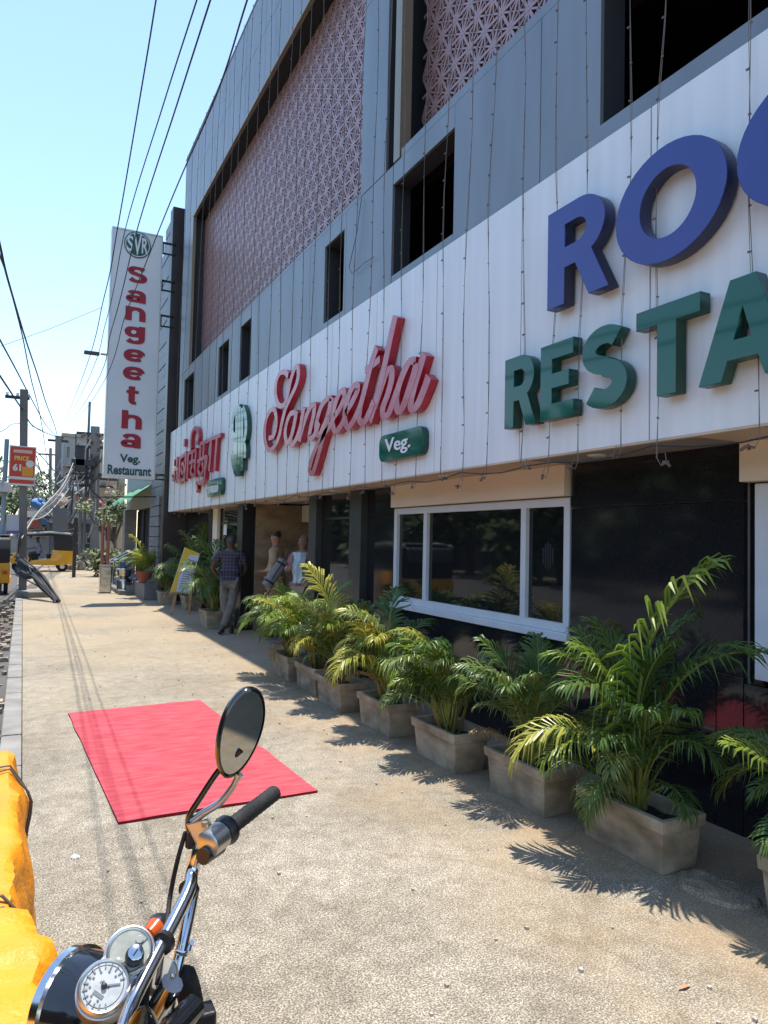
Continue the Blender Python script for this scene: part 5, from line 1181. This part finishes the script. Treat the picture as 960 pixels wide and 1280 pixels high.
qrect('header_print', .15, .85, .82, .90, mat('poster_pink', (.7, .42, .38), .5), -.008); qrect('cream_strip', .1, .5, .17, .22, M_pwh, -.010)
def ptext(s_, u0, u1, v0, v1, m_, dy, ofs=.02):
    tm = text_mesh(s_, 'lettering', ofs, .002); xs = [v_.co.x for v_ in tm.vertices]; ys = [v_.co.y for v_ in tm.vertices]; a0, a1_, b0, b1 = min(xs), max(xs), min(ys), max(ys)
    for v_ in tm.vertices:
        p_ = qp(u0+(v_.co.x-a0)/(a1_-a0)*(u1-u0), v0+(v_.co.y-b0)/(b1-b0)*(v1-v0), dy-v_.co.z); v_.co = p_-off(tQ)
    tm.materials.append(m_); o = bpy.data.objects.new('lettering', tm); COL.objects.link(o); o.parent = tQ
ptext('PRICE', .20, .74, .63, .74, mat('poster_yellow', (.8, .62, .15), .5), -.010); ptext('61', .15, .46, .36, .54, M_pwh, -.010, .05)
MB().lathe([(.001, 0), (.10, 0), (.001, .01)], qp(.78, .56, -.012), (0, 1, 0), 14).build('badge', M_pwh, tQ)
# cable bundle leaning against the pole, with hanging cable
cb = thing('cable_bundle', 'bundle of grey drums of cable slumped from the pole onto the pavement', 'cable bundle', (.5, 21.5, 0))
r = random.Random(4); a = PY(24, 705, 21.7); b = PZ(72, 752, .03)
for k in range(24):
    o1 = V((r.uniform(-.12, .05), r.uniform(-.2, .2), r.uniform(-.30, .22))); o2 = V((r.uniform(-.08, .05), r.uniform(-.1, .1), r.uniform(0, .05)))
    m_ = a.lerp(b, .5)+V((r.uniform(-.10, .10), r.uniform(-.15, .15), r.uniform(-.16, .22)))
    MB().tube(catmull([a+o1, a.lerp(b, .3)+o1*.8+V((0, 0, .08)), m_, b+o2], 5), r.uniform(.014, .032), 6).build('cable', (M_wire, mat('grey_cable', (.13, .12, .11), .7))[k % 3 == 0], cb, smooth=True)
cb2 = thing('dangling_cables', 'tangle of cables sweeping from the leaning pole up to the transformer pole', 'cables', (.2, 22, 1))
for k in range(7):
    st_ = PY(20+k, 700-4*k, 21.7); e_ = PY(62+k*3, 640-6*k, 33)
    MB().tube(catmull([st_, PY(24+k, 668, 21.8), PY(36+k*2, 652-k*2, 24), e_, PY(95, 600-5*k, 42)], 8), .012 if k % 2 else .022, 5).build('cable', (M_wire, mat('pale_cable', (.30, .28, .25), .7))[k % 3 == 0], cb2, smooth=True)
# second pole with signboard
t2 = thing('lamp_post', 'thin blue grey metal post with a pale board behind the leaning pole', 'post', (-.62, 26, 0))
MB().tube([(-.60, 26, -.15), (-.56, 26, 4.7)], .07, 10).build('shaft', mat('blue_grey_paint', (.22, .27, .31), .6), t2, smooth=True)
qa = [PY(8, 668, 26), PY(29, 668, 26), PY(29, 643, 26), PY(8, 643, 26)]
MB().add(qa+[p_+V((0, .04, 0)) for p_ in qa], [(0, 1, 2, 3), (7, 6, 5, 4), (0, 4, 5, 1), (1, 5, 6, 2), (2, 6, 7, 3), (3, 7, 4, 0)]).build('board', mat('pale_grey_board', (.40, .43, .47), .6), t2)
qb = [PY(8, 667, 25.98), PY(29, 667, 25.98), PY(29, 663.5, 25.98), PY(8, 663.5, 25.98)]
MB().add(qb, [(0, 1, 2, 3)]).build('purple_strip', mat('purple_strip', (.16, .08, .22), .6), t2, recalc=False)
MB().lathe([(.001, 0), (.28, 0), (.22, .3), (.001, .35)], (-.6, 26, 3.0), n=12).build('speaker', mat('pale_box', (.35, .34, .33), .7), t2)
# black post with board
t3 = thing('black_post', 'dark rusty post with a dark slanting board standing on the pavement', 'post', (1.9, 31, 0))
MB().box(1.80, 1.93, 30.93, 31.06, 0, 2.35).build('shaft', M_darkbrown, t3)
qa = [PY(66, 664, 31.2), PY(86, 664, 31.2), PY(84, 636, 31.2), PY(66, 634, 31.2)]
MB().add(qa+[p_+V((0, .05, 0)) for p_ in qa], [(0, 1, 2, 3), (7, 6, 5, 4), (0, 4, 5, 1), (1, 5, 6, 2), (2, 6, 7, 3), (3, 7, 4, 0)]).build('board', mat('dull_grey_board', (.16, .165, .17), .6), t3)
# transformer pole
t4 = thing('transformer_pole', 'tall concrete pole crowded with insulators, fuses and cables by the far buildings', 'utility pole', (3.6, 40, 0))
p4 = PY(118, 708, 40); p4t = PY(118, 560, 40)
MB().bar((p4.x, 40, 0), (p4t.x, 40, 7.3), .42, .35).build('shaft', M_pole, t4)
MB().bar((p4.x-.55, 40.2, 0), (p4.x-.5, 40.2, 8.6), .12).build('shaft', M_pole, t4)
for zz in (6.9, 6.2, 4.6, 4.2): MB().bar((p4.x-1.1, 39.9, zz), (p4.x+.9, 39.9, zz), .12).build('crossarm', M_wire, t4)
MB().box(p4.x-1.3, p4.x-.2, 39.4, 40.0, 5.2, 5.5).box(p4.x-1.1, p4.x-.7, 39.4, 39.9, 4.9, 6.1).build('fuse_rack', M_wire, t4)
r = random.Random(9)
ins = MB()
for k in range(26):
    c_ = V((p4.x+r.uniform(-1.1, .9), 39.8, r.uniform(4.4, 7.0))); ins.lathe([(.03, 0), (.07, .03), (.04, .08), (.07, .12), (.03, .18)], c_, n=7)
ins.build('insulators', mat('brown_porcelain', (.13, .07, .05), .3), t4)
for k in range(16):
    a = V((p4.x+r.uniform(-1.2, .9), 39.7, r.uniform(4, 7))); b = V((p4.x+r.uniform(-1.6, .3), 39.5, r.uniform(1.2, 5)))
    MB().tube(catmull([a, a.lerp(b, .5)+V((r.uniform(-.5, .3), 0, r.uniform(-.6, .1))), b], 5), r.choice((.03, .045, .02)), 5, False).build('cable', (M_wire, MATS['pale_cable'])[k % 3 == 0], t4)
tb = thing('pole_box', 'distribution pole top where the overhead wires meet', 'utility pole', (1.9, 50, 0))
MB().bar((1.95, 50, 0), (1.80, 50, 7.9), .35, .3).build('shaft', M_pole, tb); MB().bar((1.2, 50, 7.6), (2.4, 50, 7.6), .14).build('crossarm', M_wire, tb)

def wire_through(pix, x5, label, rr=.014, x50=1.8, grp=None):
    b = (x50-x5)/45; a = x5-5*b; pts = []
    for px_, py_ in pix:
        d = ray(px_, py_); t_ = (a+b*CO.y-CO.x)/(d.x-b*d.y); pts.append(CO+d*t_)
    dv_ = (pts[0]-pts[1]).normalized()
    c_ = catmull(pts, 8); c_ = [c_[0]+dv_*14, c_[0]+dv_*.2]+c_; o = MB().tube(c_, rr, 8, False).build('overhead_wire', M_wire, smooth=True); tag(o, label, 'wire', grp)
T = (72, 547)
G3 = 'overhead wires along the street'
wire_through([(195, 0), (180, 92), (147, 285), (130, 372), (100, 480), T], .74, 'leftmost of the thick overhead wires passing in front of the tall vertical sign', .0062, grp=G3)
wire_through([(246, 0), (205, 128), (157, 285), (133, 400), (103, 490), T], .80, 'second overhead wire from the left crossing the top of the sign', .0048, grp=G3)
wire_through([(263, 0), (222, 128), (172, 285), (140, 410), (108, 500), T], .82, 'third overhead wire, crossing the emblem of the tall sign', .0052, grp=G3)
wire_through([(309, 0), (270, 120), (214, 250), (160, 385), (112, 505), T], .92, 'rightmost overhead wire, crossing the tall sign low down near the roof edge', .0048, grp=G3)
wire_through([(0, 307), (10, 350), (32, 424), (47, 469), (58, 505), (68, 531), T], -1.2, 'thick wire rising to the left edge above the poster pole', .022, grp=G3)
wire_through([(0, 320), (10, 350), (28, 420), (38, 470), (52, 530), (62, 600)], -1.0, 'wire dipping steeply left of the poster pole fan', .014, grp=G3)
wire_through([(0, 425), (20, 462), (40, 500), (58, 532), T], -1.1, 'lower thin wire from the left edge to the far pole', .016, grp=G3)
wire_through([(0, 470), (12, 488), (28, 512), (45, 535), T], -1.3, 'lowest dark wire from the left edge past the pole top', .020, grp=G3)
wire_through([(0, 540), (30, 530), (70, 545)], -1.6, 'thin faint wire low over the street at the left', .010, grp=G3)
o = MB().tube([PY(0, 433, 34), PY(60, 412, 36), PY(128, 384, 38)], .012, 4, False).build('overhead_wire', M_wire); tag(o, 'faint thin wire slanting up across the sky to the sign', 'wire', G3)
# street lamp arm left of the sign
la = PY(105, 441, 40); lb_ = PY(131, 443, 40)
tL = thing('street_lamp', 'street lamp arm reaching left from behind the tall sign', 'street lamp', (lb_.x+.9, 40, 0))
MB().tube([(lb_.x+.9, 40, 0), (lb_.x+.9, 40, lb_.z-.3), (lb_.x+.4, 40, lb_.z), (lb_.x-.2, 40, lb_.z)], .06, 8).build('pole', M_pole, tL, smooth=True)
MB().box(la.x, la.x+.75, 39.85, 40.15, la.z-.05, la.z+.12).build('lamp_head', M_wire, tL, bevel=.04)

# ------------------------------------------------------------------ far buildings
def rY(px0, py0, px1, py1, Y): a = PY(px0, py1, Y); b = PY(px1, py0, Y); return a.x, b.x, a.z, b.z
def block(name, label, px0, py0, px1, py1, Y, dep, m_, rows, cols, wm=M_black, zb=0, frac=(.55, .5)):
    x0, x1, z0, z1 = rY(px0, py0, px1, py1, Y); t = thing(name, label, 'building', ((x0+x1)/2, Y, zb))
    MB().box(x0, x1, Y, Y+dep, zb, z1).build('wall', m_, t)
    MB().box(x0-.15, x1+.15, Y-.15, Y+dep+.1, z1+.001, z1+.25).build('parapet', M_conc, t)
    if rows:
        ch, cw = (z1-max(zb, .0)-1.0)/rows, (x1-x0)/cols
        for i_ in range(rows):
            for j_ in range(cols):
                xa = x0+(j_+.5-frac[0]/2)*cw; za = zb+.8+(i_+.5-frac[1]/2)*ch
                f_ = MB().box(xa, xa+cw*frac[0], Y-.05, Y+.05, za, za+ch*frac[1]).build('window', mat('dull_window_frame', (.3, .3, .3), .6), t)
                p_ = MB().box(xa+.08, xa+cw*frac[0]-.08, Y-.07, Y-.052, za+.08, za+ch*frac[1]-.08).build('pane', M_glass); p_.parent = f_; p_.location = -off(t)
            if i_: MB().box(x0, x1, Y-.7, Y-.001, zb+.8+i_*ch-.12, zb+.8+i_*ch).build('ledge', M_conc, t)
    return t
M_b1 = mat('faded_grey_wall', (.30, .30, .29), .8, n=(1.2, (.22, .22, .21), 5)); M_b2 = mat('pale_wall', (.42, .42, .42), .8, n=(.8, (.36, .36, .37), 4)); M_b3 = mat('tan_wall', (.40, .32, .22), .8, n=(.8, (.34, .28, .2), 4))
b1 = block('far_building', 'tall weathered grey building with balconies behind the transformer pole', 74, 549, 127, 700, 62, 9, M_b1, 4, 4)
x0, x1, z0, z1 = rY(100, 582, 116, 603, 60); t = thing('blue_hoarding', 'small dark blue hoarding with white lines on the tall grey building', 'hoarding', (x0, 60, z0))
MB().box(x0, x1, 60, 60.1, z0, z1).build('board', mat('hoarding_blue', (.03, .07, .22), .5), t)
for k in range(3): MB().box(x0+.15, x1-.2-.15*k, 59.97, 59.99, z0+.25+k*.42, z0+.40+k*.42).build('text_line', M_pwh, t)
x0, x1, z0, z1 = rY(84, 604, 100, 613, 60); tag(MB().box(x0, x1, 60, 60.1, z0, z1).build('white_hoarding', M_pwh), 'small white hoarding left below the blue one', 'hoarding')
block('roadside_shop', 'low pale block with a ledge behind the autorickshaw', 30, 640, 64, 700, 52, 6, M_b2, 1, 2)
block('dark_shed', 'low dark grey shed behind the black post', 64, 655, 122, 705, 46, 5, mat('dark_shed_wall', (.10, .10, .11), .8, n=(1, (.07, .07, .08), 3)), 1, 3)
block('tan_building', 'narrow tan building right of the far concrete pole', 122, 560, 158, 700, 44, 8, M_b3, 3, 1)
block('compound_wall', 'long low roadside building under trees at the far left', -30, 655, 32, 705, 66, 5, M_b2, 1, 4)
x0, x1, z0, z1 = rY(22, 640, 76, 646, 50); tag(MB().box(x0, x1, 50, 52, z0, z1).build('flat_roof_sheet', M_alu), 'thin flat metal roof sheet over the low pale block', 'roof')
# small coloured clutter hung below the far wires
for k, (px_, py_, col, lb) in enumerate(((50, 630, (.06, .18, .42), 'crumpled blue plastic sheet hanging among far cables'), (74, 624, (.40, .30, .26), 'brown sacking tied up among far cables'), (108, 634, (.42, .38, .22), 'yellowish rag tied under the transformer'), (118, 628, (.30, .05, .05), 'red rag tied on the transformer pole'))):
    c_ = PY(px_, py_, 41.5); bm = bmesh.new(); bmesh.ops.create_icosphere(bm, subdivisions=3, radius=.42)
    for v_ in bm.verts: v_.co *= 1+.5*noise.noise(v_.co*3+V((k*7, 0, 0))); v_.co.z *= .7
    me = bpy.data.meshes.new('hanging_sheet'); bm.to_mesh(me); bm.free(); me.materials.append(mat('sheet%d' % k, col, .6)); o = bpy.data.objects.new('hanging_sheet', me); COL.objects.link(o); o.location = c_; tag(o, lb, 'sheet')

r = random.Random(77)
for k, (px0, py0, px1, py1, Y, col, lb) in enumerate(((34, 648, 50, 660, 47, (.42, .10, .06), 'faded red shop board low behind the autorickshaw'), (52, 646, 63, 656, 47, (.10, .20, .34), 'small blue shop board beside the faded red one'), (66, 618, 76, 634, 55, (.45, .42, .36), 'pale hoarding on the side of the low block'), (84, 618, 98, 628, 58, (.36, .12, .08), 'rusty red hoarding on the tall grey building'), (101, 606, 115, 616, 58, (.40, .40, .42), 'grey hoarding directly under the dark blue one'), (40, 664, 62, 672, 46, (.20, .17, .13), 'brown awning board above the autorickshaw roof'), (132, 600, 146, 622, 43, (.48, .34, .28), 'pinkish panel on the tan building'), (0, 690, 8, 700, 40, (.45, .44, .40), 'pale board low at the left edge'))):
    x0, x1, z0, z1 = rY(px0, py0, px1, py1, Y); t = thing('shop_board', lb, 'shop board', (x0, Y, z0))
    MB().box(x0, x1, Y, Y+.08, z0, z1).build('panel', mat('board%d' % k, col, .7, n=(3, tuple(c*.6 for c in col), 4)), t)
    MB().box(x0-.04, x1+.04, Y-.02, Y-.001, z1-.05, z1+.04).build('frame', M_wire, t)
for k, (px_, pt, Y, lb) in enumerate(((62, 560, 54, 'thin distant pole left of the tall grey building'), (88, 590, 48, 'thin pole in front of the tall grey building'), (44, 600, 60, 'small distant pole between the poster and the grey building'), (100, 575, 45, 'thin bent pole beside the blue hoarding'))):
    a = PY(px_, 690, Y); b = PY(px_, pt, Y); t = thing('distant_pole', lb, 'utility pole', (a.x, Y, 0))
    MB().tube([(a.x, Y, 0), (b.x+r.uniform(-.1, .1), Y, b.z)], .10, 7).build('shaft', M_pole, t); MB().box(b.x-.7, b.x+.7, Y-.05, Y+.05, b.z-.5, b.z-.4).build('crossarm', M_wire, t)
ct = thing('cable_tangle', 'tangle of slack cables sagging between the far poles', 'cables', (2.5, 42, 3))
for k in range(22):
    a = PY(r.uniform(28, 60), r.uniform(560, 640), 34+r.uniform(0, 12)); b = PY(r.uniform(74, 122), r.uniform(560, 645), 42+r.uniform(0, 8)); sg = r.uniform(.3, 1.6)
    o = MB().tube(catmull([a, a.lerp(b, .5)-V((0, 0, sg)), b], 8), r.uniform(.012, .03), 5, False).build('cable', (M_wire, MATS['pale_cable'])[k % 4 == 0], ct)
for k, (px_, py_, h_) in enumerate(((104, 690, .9), (112, 688, .7), (98, 694, .6))):
    c_ = PY(px_, 712, 38.2); rubble('debris_pile', c_.x-.5, c_.x+.5, 38-.3*k, 38.7-.3*k, 0, 60, .06, .25, MATS['mixed_rubble'] if k else mat('dark_rubble', (.14, .12, .10), .9), ('dark debris at the front of the rubble heap', 'pale debris in front of the dark shed', 'small debris left of the rubble heap')[k], 'rubble', hump=h_, seed=20+k)

# ------------------------------------------------------------------ trees
FOL = [mat('foliage_a', (.05, .085, .025), .6, n=(1, (.09, .14, .04), 3)), mat('foliage_b', (.04, .07, .025), .6, n=(1, (.07, .11, .03), 3)), mat('foliage_c', (.11, .13, .035), .6, n=(1, (.07, .10, .03), 3))]
def tree(label, x, y, h, rad, seed, m_, n=1500, leaf=.28, trunk=.2, zc=.62, squash=.8):
    r = random.Random(seed); t = thing('tree', label, 'tree', (x, y, 0)); hb = h*.4
    tk_ = MB(); tk_.tube([(x, y, -.2), (x+.1*r.random(), y, hb*.6), (x, y, hb)], [trunk, trunk*.75, trunk*.6], 8)
    for k in range(6):
        a = k*1.05+r.random(); e = V((x+cos(a)*rad*.6, y+sin(a)*rad*.6, h*(.6+.25*r.random()))); s_ = V((x, y, hb*.9))
        tk_.tube([s_, s_.lerp(e, .5)+V((0, 0, .2)), e], [trunk*.5, trunk*.3, trunk*.1], 6)
    tk_.build('trunk', M_trunk, t, smooth=True)
    cl = [(V((r.gauss(0, .45)*rad, r.gauss(0, .45)*rad, r.gauss(0, .38)*rad*squash)), rad*r.uniform(.22, .42)) for k in range(16)]
    mb_ = MB()
    for k in range(n):
        c_, cr = r.choice(cl); d = V((r.gauss(0, 1), r.gauss(0, 1), r.gauss(0, 1))).normalized()*cr*r.random()**.4
        p_ = V((x, y, h*zc+.1*h))+c_+d; u_ = V((r.gauss(0, 1), r.gauss(0, 1), r.gauss(0, .6))).normalized(); v_ = u_.orthogonal().normalized(); s_ = leaf*r.uniform(.6, 1.3)
        mb_.add([p_-u_*s_*.5, p_+v_*s_*.28, p_+u_*s_*.5, p_-v_*s_*.28], [(0, 1, 2, 3)])
    mb_.build('crown', m_, t, recalc=False)
    return t
tree('leafy green tree above the low building at the far left', -1.2, 76, 7.0, 3.4, 1, FOL[0], 2200, .45)
tree('rounded yellowish tree behind the poster pole', 2.6, 80, 6.6, 3.0, 2, FOL[2], 1800, .45)
tree('dark tree at the extreme left edge beyond the autorickshaws', -4.2, 62, 7.4, 3.4, 3, FOL[1], 1800, .42)
tree('distant small tree between the poster and the grey building', 5.2, 92, 6.5, 2.6, 4, FOL[0], 1200, .45)
tree('creeper covered tree beside the red pipes', 3.6, 33.5, 3.6, 1.25, 5, FOL[2], 1500, .17, .08)
# shrubs low by the pipes
def shrub(label, x, y, h, rad, seed, m_): 
    r = random.Random(seed); t = thing('shrub', label, 'shrub', (x, y, 0)); mb_ = MB()
    MB().tube([(x, y, 0), (x, y, h*.6)], .03, 6).build('stem', M_trunk, t)
    for k in range(500):
        p_ = V((x+r.gauss(0, .4)*rad, y+r.gauss(0, .4)*rad, h*r.random()**.7)); u_ = V((r.gauss(0, 1), r.gauss(0, 1), r.gauss(0, 1))).normalized(); v_ = u_.orthogonal().normalized(); s_ = .12
        mb_.add([p_-u_*s_, p_+v_*s_*.5, p_+u_*s_, p_-v_*s_*.5], [(0, 1, 2, 3)])
    mb_.build('foliage', m_, t, recalc=False)
shrub('dusty low shrub at the foot of the red pipes', 3.0, 31.5, 1.1, .8, 1, MATS['foliage_c'])
shrub('small dusty shrub beside the rubble heap', 4.3, 36.5, 1.0, 1.0, 2, MATS['foliage_a'])
# across the road, seen only in the reflections of glass, granite and mirror
GR = 'roadside trees on the other side of the road'
for k, (x, y) in enumerate(((-15, -6), (-14.5, 2), (-15.5, 9), (-15, 17), (-14.5, 26), (-16, 36), (-15, -15))):
    tree('unseen tree added across the road to darken the glass reflections', x, y, 9.0, 4.8, 30+k, FOL[k % 2], 2200, .75, .3, .36, .95)['group'] = GR
for k, (x, y) in enumerate(((-17, 46), (-16, 57), (-17, 69), (-18, 82), (-17, 96), (-19, 112))):  # farther trees added to keep bright sky out of the glass reflections
    tree('unseen tree added across the road to darken the glass reflections', x, y, 10.5, 6.0, 50+k, FOL[k % 2], 1800, 1.0, .3, .40, .95)['group'] = GR
wl = thing('boundary_wall', 'long boundary wall on the far side of the road', 'wall', (-19, 10, 0))
MB().box(-19.3, -19, -40, 125, -.2, 2.4).build('wall', mat('darkened_unseen_wall', (.09, .09, .075), .9, n=(1, (.05, .055, .04), 4)), wl)  # unseen wall, darkened and lengthened so granite and glass mirror less light
hb_ = block('opposite_building', 'plain building on the far side of the road', 0, 0, 1, 1, 300, 1, M_b2, 0, 0) if False else thing('opposite_building', 'plain building behind the trees across the road', 'building', (-24, 8, 0))
MB().box(-34, -24, -30, 120, -.2, 9).build('wall', MATS['darkened_unseen_wall'], hb_)  # unseen block in the same darkened colour, stretched to darken reflections
